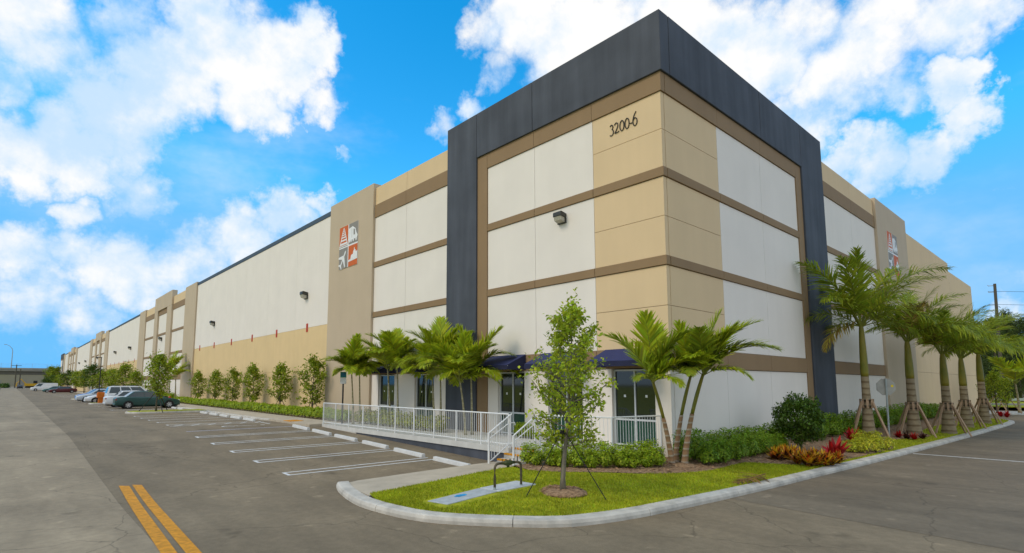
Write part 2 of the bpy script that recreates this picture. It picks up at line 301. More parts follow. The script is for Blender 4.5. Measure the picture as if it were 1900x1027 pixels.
def npmesh(name, V, F, m, smooth=False):
    me = bpy.data.meshes.new(name); V = np.asarray(V, np.float32); F = np.asarray(F, np.int32); k = F.shape[1]
    me.vertices.add(len(V)); me.vertices.foreach_set('co', V.ravel()); me.loops.add(F.size); me.loops.foreach_set('vertex_index', F.ravel())
    me.polygons.add(len(F)); me.polygons.foreach_set('loop_start', np.arange(0, F.size, k, dtype=np.int32)); me.polygons.foreach_set('loop_total', np.full(len(F), k, np.int32))
    me.materials.append(m); me.update(calc_edges=True); me.validate(); return me

# ------------------------------------------------------------------ ground
def g(y):                                                      # lot level: falls towards the corner by the stairs
    if y < 4: return -.53
    if y < 6: return -.53+.0307*.25*(y-4)**2
    if y < 18: return -.53+.0307*(y-5)
    if y < 20: return -.1-.0307*.25*(20-y)**2-.0003
    return -.1
def sheet(name, xs, yss, dz, m, label=None):
    """strip grid; yss(x) or list of rows"""
    V = []; F = []
    nx = len(xs)
    for y in yss:
        for x in xs: V.append((x, y, g(y)+dz))
    for j in range(len(yss)-1):
        for i in range(nx-1): a = j*nx+i; F.append((a, a+1, a+nx+1, a+nx))
    return struct(link(name, npmesh(name, V, F, m)), label)
YS = [-1500, -200, -60, -20, 0, 4, 4.5, 5, 5.5, 6, 8, 10, 12, 14, 16, 18, 18.5, 19, 19.5, 20, 30, 60, 120, 300, 800, 3000]
sheet('ground', [-1500, -60, -13.55, -9.4, 0, 40, 100, 1500], YS, 0, ASPH, 'grey asphalt of the parking lot and drive')
sheet('road', [-20.5, -17, -13.62], [y for y in YS if -60 <= y <= 300]+[420], .004, ASPH2, 'lighter worn asphalt road along the lot')
V = [(-9, -60, -.526), (39, -60, -.526), (39, -4.0, -.526), (-3, -2.9, -.526)]
struct(link('side_road', npmesh('side_road', V, [(0, 1, 2, 3)], ASPH3)), 'darker asphalt drive beside the planted strip')
sv = [(-300, -60), (-20.5, -60)]
sheet('verge', [-400, -26, -20.6], [y for y in YS if -60 <= y <= 800], .006, GRASSM, 'grass verge beyond the road')

# yellow double line
for k, (a, b, c2, d) in enumerate([((220,903),(240,903),(335,1027),(303,1027)), ((245,901),(263,901),(382,1027),(351,1027))]):
    P = [onz(*p, -.47) for p in (a, b, c2, d)]
    P[2] = P[1]+(P[2]-P[1])*1.9; P[3] = P[0]+(P[3]-P[0])*1.9
    V = []; n = 14
    for i in range(n+1):
        for (s_, e_) in ((P[0], P[3]), (P[1], P[2])):
            q = s_.lerp(e_, i/n); V.append((q.x, q.y, g(q.y)+.010))
    F = [(2*i, 2*i+1, 2*i+3, 2*i+2) for i in range(n)]
    struct(link('yellow_line', npmesh('yellow_line', V, F, YLINE)), 'yellow centre line stripe on the road, '+('left of the pair' if k == 0 else 'right of the pair'))

def strip(mb, x0, x1, y0, y1, dz=.008, n=6):
    i0 = len(mb.v)
    for i in range(n+1):
        x = x0+(x1-x0)*i/n
        for y in (y0, y1): mb.v.append((x, y, g(y)+dz))
    mb.f += [(i0+2*i, i0+2*i+2, i0+2*i+3, i0+2*i+1) for i in range(n)]
def hairpin(y, x0, x1, m=LINE, w=.16, t=.085):
    mb = MB(); strip(mb, x0, x1, y-w-t, y-w); strip(mb, x0, x1, y+w, y+w+t); strip(mb, x0-.10, x0-.001, y-w-t, y+w+t)
    return struct(mb.build('parking_line', m, fixn=False))
STALLS = [6.45, 8.95, 11.45, 13.9, 16.3]
LINES_FAR = [23.4, 25.9, 28.4, 30.9, 33.4]
for y in STALLS: hairpin(y, -9.45, -4.5)
mb = MB(); strip(mb, -9.4, -4.3, 18.6, 18.7); struct(mb.build('accessible_bay_line', BLINE, fixn=False), 'pale blue line of the accessible bay')
mb = MB(); strip(mb, -9.35, -4.3, 22.3, 22.4); strip(mb, -4.9, -4.8, 20.9, 22.3)
for i in range(6):
    x = -9.2+i*.8; z = -.092
    mb.poly([(x, 22.4, z), (x+.12, 22.4, z), (x+.72, 23.2, z), (x+.6, 23.2, z)])
struct(mb.build('hatched_aisle_marking', LINE, fixn=False), 'white hatched access aisle beside the accessible bay')
for y in LINES_FAR: hairpin(y, -9.2, -4.4)
for y in [44.0, 45.0, 49.9, 53.0, 56.0, 60.0, 66.0, 69.2, 72.4, 75.6, 78.8]: hairpin(y, -9.2, -4.4, w=.12)
for y in [95+2.8*i for i in range(12)]: hairpin(y, -9.2, -4.4, w=.12)
# accessible symbol on the tarmac
mb = MB(); 
for k in range(14):
    a0, a1 = math.pi*1.7*k/14-.3, math.pi*1.7*(k+1)/14-.3
    c, q = -7.0, 20.45
    mb.poly([(c+.42*math.cos(a), q+.42*math.sin(a), -.09) for a in (a0, a1)]+[(c+.32*math.cos(a), q+.32*math.sin(a), -.09) for a in (a1, a0)])
mb.poly([(-6.7, 20.4, -.09), (-5.7, 20.4, -.09), (-5.7, 20.5, -.09), (-6.7, 20.5, -.09)]); mb.poly([(-5.5, 20.35, -.09), (-5.3, 20.35, -.09), (-5.3, 20.55, -.09), (-5.5, 20.55, -.09)])
struct(mb.build('accessible_symbol', LINE, fixn=False), 'faded white wheelchair symbol painted in the bay')
# white line across the side drive
mb = MB(); a = onz(1690, 842, -.52); mb.poly([(a.x, a.y-.05, -.518), (a.x+.14, a.y-.05, -.518), (a.x+.34, a.y-9, -.518), (a.x+.2, a.y-9, -.518)])
struct(mb.build('stop_line', LINE, fixn=False), 'thin white line across the side drive')

# kerb round the corner lawn
KP = [(-9.20, 3.95), (-9.45, 3.3), (-9.72, 2.2), (-9.80, 1.3), (-9.62, -.03), (-9.14, -.95), (-8.06, -2.14), (-7.28, -2.54), (-6.3, -2.78), (-5.08, -2.93), (-1.92, -3.21), (1.82, -3.41), (7.18, -3.70), (16.0, -4.05), (26, -4.35), (34.5, -4.5), (37.3, -4.2), (38.6, -3.2), (39.0, -1.6), (39.0, 1)]
def catmull(P, per=.3):
    out = []
    for i in range(len(P)-1):
        p0, p1, p2, p3 = [Vector(P[max(0, min(len(P)-1, i+k))]) for k in (-1, 0, 1, 2)]
        n = max(2, int((p2-p1).length/per))
        for j in range(n):
            t = j/n; out.append(.5*((2*p1)+(p2-p0)*t+(2*p0-5*p1+4*p2-p3)*t*t+(3*p1-p0-3*p2+p3)*t**3))
    return out+[Vector(P[-1])]
KC = catmull(KP)
def kerb(path, root, seg=2.95, w=.30, h=.135, z=lambda p: g(p.y)):
    """outer foot follows path; stones of seg metres with open joints"""
    acc = 0; cur = [path[0]]; stones = []
    for a, b in zip(path, path[1:]):
        cur.append(b); acc += (b-a).length
        if acc >= seg: stones.append(cur); cur = [b]; acc = 0
    if len(cur) > 1: stones.append(cur)
    prof = [(0, -.05), (0, h*.45), (.025, h*.86), (.06, h), (w, h+.004), (w, -.05)]
    for s in stones:
        mb = MB(); n = len(prof); s = [Vector(q) for q in s]
        d0 = (s[1]-s[0]).normalized()*.007; d1 = (s[-1]-s[-2]).normalized()*.007; s[0] = s[0]+d0; s[-1] = s[-1]-d1
        for k, p in enumerate(s):
            t = (s[min(k+1, len(s)-1)]-s[max(k-1, 0)]).normalized(); nrm = Vector((-t.y, t.x))
            for (o, zz) in prof: q = p+nrm*o; mb.v.append((q.x, q.y, z(p)+zz))
        for k in range(len(s)-1):
            for j in range(n-1): q = k*n+j; mb.f.append((q, q+n, q+n+1, q+1))
        mb.f += [tuple(range(n)), tuple(range((len(s)-1)*n+n-1, (len(s)-1)*n-1, -1))]
        mb.build('kerb_stone', KERB, root, smooth=False)
kr = bpy.data.objects.new('kerb', None); col.objects.link(kr); struct(kr, 'pale concrete kerb round the corner lawn'); kerb(KC, kr)
# gutter strip is part of the asphalt; lawn inside the kerb
IN = []
for k, p in enumerate(KC):
    t = (KC[min(k+1, len(KC)-1)]-KC[max(k-1, 0)]).normalized(); IN.append(p+Vector((-t.y, t.x))*.29)
lowb = sorted([(p.x, p.y) for p in IN if p.y < 1.25 and p.x < 38.6]); upb = sorted([(p.x, p.y) for p in IN if 1.25 <= p.y <= 3 and p.x < 0])
lx, ly = np.array([a for a, b in lowb]), np.array([b for a, b in lowb])
def kerb_y(x): return float(np.interp(x, lx, ly))
def lawn_top(x):
    if x > 0.1: return -0.02
    return 2.05 if x > -9.33 else max(kerb_y(x)+.02, 2.05-(-9.33-x)*3.4)
def lawn_z(x, y):
    d = max(0., min(1., (y-kerb_y(x))/2.6)); d = d*d*(3-2*d); return -.395+.17*d*max(0, min(1, (x+9.5)/4))
xs = list(np.linspace(-9.53, -3, 34))+list(np.linspace(-2.8, 38.6, 90)); V = []; F = []; ny = 14
for x in xs:
    a, b = kerb_y(x), lawn_top(x)
    for j in range(ny): y = a+(b-a)*j/(ny-1); V.append((x, y, lawn_z(x, y)))
for i in range(len(xs)-1):
    for j in range(ny-1): q = i*ny+j; F.append((q, q+ny, q+ny+1, q+1))
struct(link('lawn', npmesh('lawn', V, F, GRASSM)), 'short green lawn inside the corner kerb')
# mulch bed along hedge and wall
BED = [(-4.75, 2.03), (-5.0, 1.3), (-4.6, .6), (-3.9, -.1), (-3.1, -.85), (-2.2, -1.3), (-1.0, -1.6), (.4, -1.6), (1.3, -1.6), (2.2, -2.3), (3.2, -2.95), (4.4, -3.12), (6.2, -3.2), (8.2, -3.28), (10.2, -3.3), (11.4, -3.0), (13.5, -2.6), (15.5, -3.05), (17.5, -3.2), (19, -2.6), (22, -2.3), (30, -2.3), (36, -2.2)]
bc = catmull(BED, .25); V = []; F = []; nb = 7
for p in bc:
    top = 2.03 if p.x < 0.05 else -.03
    for j in range(nb):
        y = p.y+(top-p.y)*j/(nb-1); V.append((p.x, y, lawn_z(p.x, y)+.012+.02*math.sin(min(1, j/2)*math.pi/2)))
for i in range(len(bc)-1):
    for j in range(nb-1): q = i*nb+j; F.append((q, q+nb, q+nb+1, q+1))
struct(link('mulch_bed', npmesh('mulch_bed', V, F, MULCH)), 'brown mulch bed under the hedge and palms')
def in_bed(x, y):
    b = float(np.interp(x, [p[0] for p in BED[4:]], [p[1] for p in BED[4:]])) if x > -3.1 else 99
    if x <= -3.1:
        yy = float(np.interp(-x, [-p for p in (-3.1, -4.0, -4.7, -5.0)], (-1.0, -.2, .6, 1.3))) if x > -5.0 else 99
        b = yy
    return y > b
TREE = onz(1046, 918, -.36)
mb = MB(); mb.lathe([(.52, -.02), (.50, .02), (.30, .06), (.0005, .075)], 26); mr_ = mb.build('mulch_ring', MULCH, None, (TREE.x, TREE.y, lawn_z(TREE.x, TREE.y)-.005), True); struct(mr_, 'round mulch ring at the foot of the young tree')
# grass blades
V = []; F = []
def blades(n, x0, x1, y0f, y1f, h):
    cnt = 0
    while cnt < n:
        x = rng.uniform(x0, x1); y = rng.uniform(y0f(x), y1f(x))
        if in_bed(x, y) or (-8.95 < x < -6.2 and -.2 < y < .6) or (x-TREE.x)**2+(y-TREE.y)**2 < .24: continue
        z = lawn_z(x, y); a = rng.uniform(0, 6.28); w = rng.uniform(.006, .012); hh = h*rng.uniform(.5, 1.2); l = rng.uniform(-.03, .03); m_ = rng.uniform(-.03, .03); i = len(V)
        V.extend([(x-w*math.cos(a), y-w*math.sin(a), z-.005), (x+w*math.cos(a), y+w*math.sin(a), z-.005), (x+l, y+m_, z+hh)]); F.append((i, i+1, i+2)); cnt += 1
blades(42000, -9.5, 2.5, lambda x: kerb_y(x)+.0, lambda x: lawn_top(x)-.02, .05)
blades(14000, 2.5, 38, lambda x: kerb_y(x)+.0, lambda x: max(kerb_y(x)+.3, -1.9), .06)
go = link('grass', npmesh('grass', V, F, BLADE)); go['kind'] = 'stuff'; go['label'] = 'short grass blades on the corner lawn'
V = []; F = []
for k in range(5200):
    x = rng.uniform(-5, 6) if k < 4200 else rng.uniform(6, 20)
    if k < 500:
        a, r = rng.uniform(0, 6.28), .5*math.sqrt(rng.random()); x, y = TREE.x+r*math.cos(a), TREE.y+r*math.sin(a); z = lawn_z(x, y)+.075*(1-r/.55)+.012
    else:
        y = rng.uniform(-3.3, 1.9 if x < 0 else -.2)
        if not in_bed(x, y): continue
        z = lawn_z(x, y)+.045
    a = rng.uniform(0, 3.14); l, w = rng.uniform(.02, .06), rng.uniform(.006, .014); i = len(V); t_ = rng.uniform(-.015, .02)
    V.extend([(x-l*math.cos(a)-w*math.sin(a), y-l*math.sin(a)+w*math.cos(a), z-t_), (x-l*math.cos(a)+w*math.sin(a), y-l*math.sin(a)-w*math.cos(a), z), (x+l*math.cos(a)+w*math.sin(a), y+l*math.sin(a)-w*math.cos(a), z+t_), (x+l*math.cos(a)-w*math.sin(a), y+l*math.sin(a)+w*math.cos(a), z)]); F.append((i, i+1, i+2, i+3))
go = link('mulch_chips', npmesh('mulch_chips', V, F, CHIP)); go['kind'] = 'stuff'; go['label'] = 'loose wood chips over the planting bed'

# walk between lot and lawn up to the stairs
V = [(-9.32, 2.06), (-3.0, 2.06), (-3.0, 2.9), (-3.0, 4.15), (-4.3, 4.2), (-6.1, 4.15), (-8.6, 3.95), (-9.15, 3.75)]
mb = MB(); mb.prism(V, 'z', -.7, -.43); struct(mb.build('walk', WALK), 'tan concrete walk from the kerb to the stairs')
# ground walk and kerb along the far wall, plus the flush ramp landing
mb = MB(); mb.box(-3.95, -1.95, 17.9, 59.6, -.3, .0); struct(mb.build('sidewalk', WALK), 'tan concrete sidewalk along the long wall')
mb = MB(); mb.box(-3.95, -1.95, 59.9, 285, -.3, .0); struct(mb.build('sidewalk', WALK), 'far stretch of the sidewalk beyond the second pilaster')
k2 = bpy.data.objects.new('lot_kerb', None); col.objects.link(k2); struct(k2, 'white concrete kerb between stalls and sidewalk')
kerb([Vector((-4.18, y)) for y in np.arange(84, 24.4, -.9)]+[Vector((-4.18, 24.6)), Vector((-4.1, 24.0)), Vector((-3.9, 23.4))], k2, 6, .24, .112)
mb = MB(); mb.box(-3.9, -3.1, 20.6, 21.6, 0, .014)
for i in range(6):
    for j in range(7): mb.lathe([(.04, .014), (.025, .03)], 6, (-3.83+i*.13, 20.67+j*.14, 0))
struct(mb.build('tactile_mat', YLINE), 'orange tactile warning mat on the sidewalk')

# ------------------------------------------------------------------ the deck, ramp wall and stairs
ent = thing('entrance_deck', 'raised concrete entrance deck with charcoal face and yellow edged steps', 'deck')
DP = [(-3.3, 17.85), (-3.2, 3.98), (-3.05, 3.98), (-3.05, 2.9), (-2.95, 2.9), (-2.1, .72), (0.0, .34), (0.0, 17.85)]
mb = MB(); mb.prism(DP, 'z', -.19, 0); mb.build('slab', mat('pale_slab', (.60, .585, .54), .8, .1, 2, .1, 60, obj=False), ent)
FP = [(-3.24, 14.2), (-3.14, 4.0), (-3.0, 4.0), (-3.0, 2.9), (-2.9, 2.9), (-2.05, .75), (-.01, .4), (-.01, 14.2)]
mb = MB(); mb.prism(FP, 'z', -.8, -.191); mb.build('face', DARK, ent)
mb = MB(); mb.box(-3.28, -.1, 14.21, 17.84, -.4, -.191); mb.build('ramp_foot', CONC, ent)
for k, (x0, x1, z0) in enumerate([(-3.42, -3.06, -.15), (-3.72, -3.425, -.30), (-4.02, -3.725, -.425)]):
    if k == 2: break
    mb = MB(); mb.box(x0, x1, 2.92, 3.97, -.7, z0); st = mb.build('step', CONC, ent)
    mb = MB(); mb.box(x0-.012, x0+.075, 2.93, 3.96, z0-.045, z0+.006); mb.build('nosing', YLINE, st)
mb = MB(); mb.box(-3.072, -2.98, 2.93, 3.96, -.045, .006); mb.build('nosing', YLINE, ent)

def fence_run(root, a, b, h=1.07, pitch=.115, posts=None, zoff=0, endpost=True, startpost=True):
    """straight level run: top and bottom rail, posts, pickets, each a part"""
    a, b = Vector((a[0], a[1], zoff)), Vector((b[0], b[1], zoff)); d = b-a; L = d.length; u = d/L
    for nm, z, r in (('top_rail', h, .024), ('bottom_rail', .10, .018)):
        mb = MB(); mb.tube([a+Vector((0, 0, z)), b+Vector((0, 0, z))], r, 8); mb.build(nm, RAILW, root, smooth=False)
    npst = posts or max(1, round(L/1.5))
    for k in range(npst+1):
        if (k == npst and not endpost) or (k == 0 and not startpost): continue
        p = a+u*(L*k/npst); mb = MB(); mb.box(-.022, .022, -.022, .022, -.01, h); mb.build('post', RAILW, root, tuple(p))
    global PICK
    n = int(L/pitch)
    for k in range(1, n):
        p = a+u*(L*k/n)
        if min(abs((L*k/n)-(L*q/npst)) for q in range(npst+1)) < .03: continue
        link('picket', PICK, root, tuple(p))
mb = MB(); mb.tube([(0, 0, .10), (0, 0, 1.05)], .0085, 6, False); PICK = mb.mesh('picket', RAILW)
rl = thing('deck_railing', 'long white picket railing along the front of the entrance deck', 'railing')
fence_run(rl, (-3.25, 17.8), (-3.13, 4.05), posts=10)
rl2 = thing('corner_railing', 'white picket railing round the deck corner right of the stairs', 'railing')
fence_run(rl2, (-2.98, 2.8), (-2.06, .76), posts=2); fence_run(rl2, (-2.06, .76), (-.02, .38), posts=1, startpost=False)
def stair_rail(y, label):
    t = thing('stair_railing', label, 'railing')
    f, tp = Vector((-4.04, y, -.43)), Vector((-3.1, y, 0))
    pts = [f+Vector((0, 0, .93)), f+Vector((.05, 0, .97)), tp+Vector((0, 0, 1.05)), tp+Vector((.06, 0, 1.07))]
    mb = MB(); mb.tube(pts, .024, 8); mb.build('top_rail', RAILW, t)
    mb = MB(); mb.tube([Vector((-4.14, y+.05, .26)), Vector((-3.98, y+.05, .33)), Vector((-3.12, y+.05, .78)), Vector((-2.86, y+.05, .79)), Vector((-2.84, y+.05, .70))], .017, 8); mb.build('handrail', RAILW, t)
    mb = MB(); mb.tube([f+Vector((0, 0, .06)), f+Vector((.12, 0, .10)), tp+Vector((-.05, 0, .12)), tp+Vector((0, 0, .12))], .02, 8); mb.build('bottom_rail', RAILW, t)
    for p, h in ((f, .95), (tp, 1.06)):
        mb = MB(); mb.box(-.024, .024, -.024, .024, -.05, h); mb.build('post', RAILW, t, tuple(p))
    for k in range(1, 8):
        q = f.lerp(tp, k/8); mb = MB(); mb.tube([q+Vector((0, 0, .1)), q+Vector((0, 0, .98))], .0085, 6, False); mb.build('picket', RAILW, t)
stair_rail(4.0, 'white stair railing on the left of the yellow edged steps'); stair_rail(2.88, 'white stair railing on the right of the steps behind the young tree')

# ------------------------------------------------------------------ wheel stops
WS = MB()
prof = [(-.09, 0), (.09, 0), (.065, .13), (-.065, .13)]
WS.prism([(p[0], p[1]) for p in prof], 'y', -.92, .92); WSM = WS.mesh('wheel_stop', STOPM)
def wheel_stop(y, x, label):
    o = link('wheel_stop', WSM, None, (x, y, g(y)-.005), (math.atan(.0307) if 5 < y < 19 else 0, 0, rng.uniform(-.02, .02))); bevel(o, .015); tag(o, label, 'wheel stop', 'concrete wheel stops at the head of the stalls')
for i, y in enumerate([5.2, 7.7, 10.2, 12.7, 15.1, 17.5]): wheel_stop(y, -4.55-.05*(i < 2), f'white concrete wheel stop, {ORD[i]} one counted from the stairs')
for i, y in enumerate([24.65, 27.15, 29.65, 32.1, 34.6]): wheel_stop(y, -4.75, f'white concrete wheel stop before the grass island, {ORD[4-i]} from the island')
for i, y in enumerate([42.6, 45.0, 51.5]): wheel_stop(y, -4.6, f'small far white wheel stop behind the grass island, {ORD[i]} after it')

# ------------------------------------------------------------------ building
bld = thing('warehouse_building', 'long white and tan concrete warehouse with charcoal framed corner', 'building')
G_ = .008
def wb(face, a0, a1, z0, z1, m, name='wall_panel', d=0.0, t=.19, gap=G_, bv=0, parent=None):
    """slab on a face: d metres proud of the wall plane, t thick"""
    a0 += gap; a1 -= gap; z0 += gap; z1 -= gap
    mb = MB()
    if face == 'L': mb.box(-d, t-d, a0, a1, z0, z1)
    else: mb.box(a0, a1, -d, t-d, z0, z1)
    o = mb.build(name, m, parent or bld)
    if bv: bevel(o, bv)
    return o
# core: dark body behind the slabs, with room for the glazing
mb = MB(); mb.box(.6, 59.9, .6, 287.5, -.6, 12.0); mb.build('core', COREM, bld)
mb = MB(); mb.box(.21, 59.9, .21, 287.5, 12.05, 12.2); mb.build('roof', ROOF, bld)
mb = MB(); mb.box(.192, .6, .3, 287.5, 3.0, 12.0); mb.box(.6, 59.9, .192, .6, -.6, 12.0); mb.box(.192, .6, 19.0, 287.5, -.6, 2.99); mb.build('backing', COREM, bld)
Z = dict(zb=11.72, b1t=9.13, b1b=8.80, b2t=6.18, b2b=5.86, b3t=3.22, b3b=2.58, s1=10.42, s2=7.49, s3=4.56, fr=12.38, top=14.52)
rows = [(Z['b1t'], Z['zb']), (Z['b2t'], Z['b1b']), (Z['b3t'], Z['b2b'])]
WIN_D = .11
def glazing(y0, y1, z0=0.02, z1=2.55, door=False):
    """storefront bay on the left face: frame, mullion, bar and panes"""
    w = thing('tmp', '', ''); 
    for k in list(w.keys()): del w[k]
    w.name = 'window'; w.parent = bld; w.location = (0, 0, 0)
    x0, x1 = WIN_D, WIN_D+.10; f = .055; zb_ = .88; ym = (y0+y1)/2
    parts = [('frame', [(y0, y0+f, z0, z1), (y1-f, y1, z0, z1), (y0+f, y1-f, z1-f, z1), (y0+f, y1-f, z0, z0+f)])]
    for (a, b, c, d) in parts[0][1]:
        mb = MB(); mb.box(x0, x1, a, b, c, d); mb.build('frame', ALU, w)
    mb = MB(); mb.box(x0+.005, x1-.005, ym-.025, ym+.025, z0+f, z1-f); mb.build('mullion', ALU, w)
    mb = MB(); mb.box(x0+.004, x1-.004, y0+f, ym-.025, zb_-.03, zb_+.03); mb.build('transom', ALU, w)
    mb = MB(); mb.box(x0+.004, x1-.004, ym+.025, y1-f, zb_-.03, zb_+.03); mb.build('transom', ALU, w)
    for (a, b) in ((y0+f, ym-.025), (ym+.025, y1-f)):
        mb = MB(); mb.box(x0+.045, x0+.055, a, b, zb_+.03, z1-f); mb.build('pane', GLASS, w)
        mb = MB(); mb.box(x0+.045, x0+.055, a, b, z0+f, zb_-.03); mb.build('pane', GLASSG, w)
    for yy in ((y0+ym)/2, (ym+y1)/2): mb = MB(); mb.box(x0+.042, x0+.0445, yy-.04, yy+.04, 1.62, 1.70); mb.build('sticker', SWHITE, w)
    mb = MB(); mb.box(.30, .58, y0-.02, y1+.02, -.02, z1+.02); mb.build('room', mat('dark_room', (.02, .022, .02)), w)
# --- left face, corner module
UC = [0, 2.80, 5.75, 8.64]
for i in range(3):
    a, b = UC[i], UC[i+1]
    for k, (z0, z1) in enumerate(rows):
        if i == 0:
            zs = [Z['s1'], Z['s2'], Z['s3']][k]; wb('L', a, b, z0, zs, BEIGE); wb('L', a, b, zs, z1, BEIGE)
        else: wb('L', a, b, z0, z1, WHITE)
    for (z0, z1) in ((Z['b1b'], Z['b1t']), (Z['b2b'], Z['b2t']), (Z['b3b'], Z['b3t'])):
        wb('L', a if i else -.05, b, z0, z1, BROWN, 'band', .05, .24, bv=.012)
    wb('L', a if i else -.05, b, Z['zb'], Z['fr']+.2, BROWN, 'fascia', .05, .24)
wb('L', 8.64, 9.45, -.1, Z['fr']+.2, BROWN, 'fascia', .05, .24)
GW = [(.56, 2.21), (3.5, 5.15), (6.42, 8.0)]
edges = [0.0]+[v for w_ in GW for v in w_]+[8.64]
for k in range(0, len(edges), 2):
    wb('L', edges[k], edges[k+1], -.6, Z['b3b'], WHITE, 'pier', 0, .19, gap=.004)
for (a, b) in GW: glazing(a, b)
# charcoal frame
DF = .13
wb('L', -DF, 5.75, Z['fr'], Z['top'], DARK, 'frame_panel', DF, .55, bv=.02); wb('L', 5.75, 9.3, Z['fr'], Z['top'], DARK, 'frame_panel', DF, .55, bv=.02); wb('L', 9.3, 11.52, -.7, Z['top'], DARK, 'frame_panel', DF, .55, bv=.02)
wb('R', .43, 7.66, Z['fr'], Z['top'], DARK, 'frame_panel', DF, .55, bv=.02); wb('R', 7.66, 12.22, Z['fr'], Z['top'], DARK, 'frame_panel', DF, .55, bv=.02); wb('R', 12.22, 15.12, -.7, Z['top'], DARK, 'frame_panel', DF, .55, bv=.02)
# --- right face, corner module
VC = [.2, 3.85, 7.66, 11.60]
for i in range(3):
    a, b = VC[i], VC[i+1]
    for k, (z0, z1) in enumerate(rows):
        if i == 0:
            zs = [Z['s1'], Z['s2'], Z['s3']][k]; wb('R', a, b, z0, zs, BEIGE); wb('R', a, b, zs, z1, BEIGE)
        else: wb('R', a, b, z0, z1, WHITE)
    for (z0, z1) in ((Z['b1b'], Z['b1t']), (Z['b2b'], Z['b2t']), (Z['b3b'], Z['b3t'])):
        wb('R', a, b, z0, z1, BROWN, 'band', .05, .24, bv=.012)
    wb('R', a, b, Z['zb'], Z['fr']+.2, BROWN, 'fascia', .05, .24); wb('R', a, b, -.6, Z['b3b'], WHITE)
wb('R', 11.6, 12.4, -.6, Z['fr']+.2, BROWN, 'fascia', .05, .24)
# --- left face, second bay with two windows
def stack_bay(face, a, b, top=13.62, joints=1, ground=True):
    e = [a+(b-a)*k/joints for k in range(joints+1)]
    for p, q in zip(e, e[1:]):
        for (z0, z1) in ((Z['b1t'], 11.79), (Z['b2t'], Z['b1b']), (Z['b3t'], Z['b2b'])): wb(face, p, q, z0, z1, WHITE)
        for (z0, z1) in ((Z['b1b'], Z['b1t']), (Z['b2b'], Z['b2t']), (Z['b3b'], Z['b3t'])): wb(face, p, q, z0, z1, BROWN, 'band', .05, .24, bv=.012)
        wb(face, p, q, 11.79, 12.55, BROWN, 'band', .05, .24); wb(face, p, q, 12.55, top, BEIGE, 'parapet')
        if ground: wb(face, p, q, -.6, Z['b3b'], WHITE)
stack_bay('L', 11.52, 18.7, joints=1, ground=False) if False else None
for (p, q) in ((11.52, 15.33), (15.33, 18.7)): stack_bay('L', p, q, ground=False)
GW2 = [(12.62, 14.3), (16.25, 17.95)]
edges = [11.52]+[v for w_ in GW2 for v in w_]+[18.7]
for k in range(0, len(edges), 2): wb('L', edges[k], edges[k+1], -.6, Z['b3b'], WHITE, 'pier', 0, .19, gap=.004)
for (a, b) in GW2: glazing(a, b)
wb('L', 18.7, 24.45, -.6, 13.9, TAN, 'pilaster', .15, .5, bv=.012)
# --- long walls and pilaster groups
def long_wall(a, b, top=13.36, n=6, detail=True):
    for k in range(n):
        p, q = a+(b-a)*k/n, a+(b-a)*(k+1)/n
        wb('L', p, q, 6.0, top, WHITE, gap=.006)
        if detail: wb('L', p, q, 2.95, 6.0, SAND, gap=.006); wb('L', p, q, -.6, 2.95, SAND, gap=.006)
        else: wb('L', p, q, -.6, 6.0, SAND, gap=.006)
    wb('L', a, b, top, top+.32, SLATE, 'roof_cap', .04, .5)
def group(y, first=False):
    p1, b1, c0, c1, b2, p2 = y, y+5.3, y+12.4, y+23.7, y+31.5, y+36.6
    wb('L', p1, b1, -.6, 13.8, TAN, 'pilaster', .15, .5); wb('L', b2, p2, -.6, 13.75, TAN, 'pilaster', .15, .5)
    stack_bay('L', b1, c0); stack_bay('L', c1, b2)
    i0, i1 = c0+2.75, c1-2.25
    wb('L', c0, i0, -.6, 12.5, TAN, 'pilaster', .22, .6); wb('L', i1, c1, -.6, 12.5, TAN, 'pilaster', .22, .6); wb('L', c0, c1, 12.5, 14.5, TAN, 'parapet', .22, .6)
    stack_bay('L', i0, i1, top=12.6)
long_wall(24.45, 59.4); group(59.4); long_wall(96.0, 134.5); group(134.5); long_wall(171.1, 209.6, detail=False); group(209.6); long_wall(246.2, 263, n=3, detail=False)
wb('L', 263, 268, -.6, 13.7, TAN, 'pilaster', .15, .5); stack_bay('L', 268, 272); wb('L', 272, 275, -.6, 14.4, DARK, 'frame_panel', DF, .5); wb('L', 275, 287.6, 12.3, 14.4, DARK, 'frame_panel', DF, .5); stack_bay('L', 275, 287.4, top=12.3, joints=2)
# --- right face beyond the frame
stack_bay('R', 15.12, 19.9); stack_bay('R', 19.9, 24.6)
wb('R', 24.6, 32.2, -.6, 13.75, TAN, 'pilaster', .15, .5, bv=.012)
for k in range(3):
    p = 32.2+16*k/3; q = 32.2+16*(k+1)/3; wb('R', p, q, 2.95, 13.05, BEIGE); wb('R', p, q, -.6, 2.95, BEIGE)
for k in range(2):
    p = 48.2+12*k/2; q = 48.2+12*(k+1)/2; wb('R', p, q, 2.95, 12.32, BEIGE); wb('R', p, q, -.6, 2.95, BEIGE)

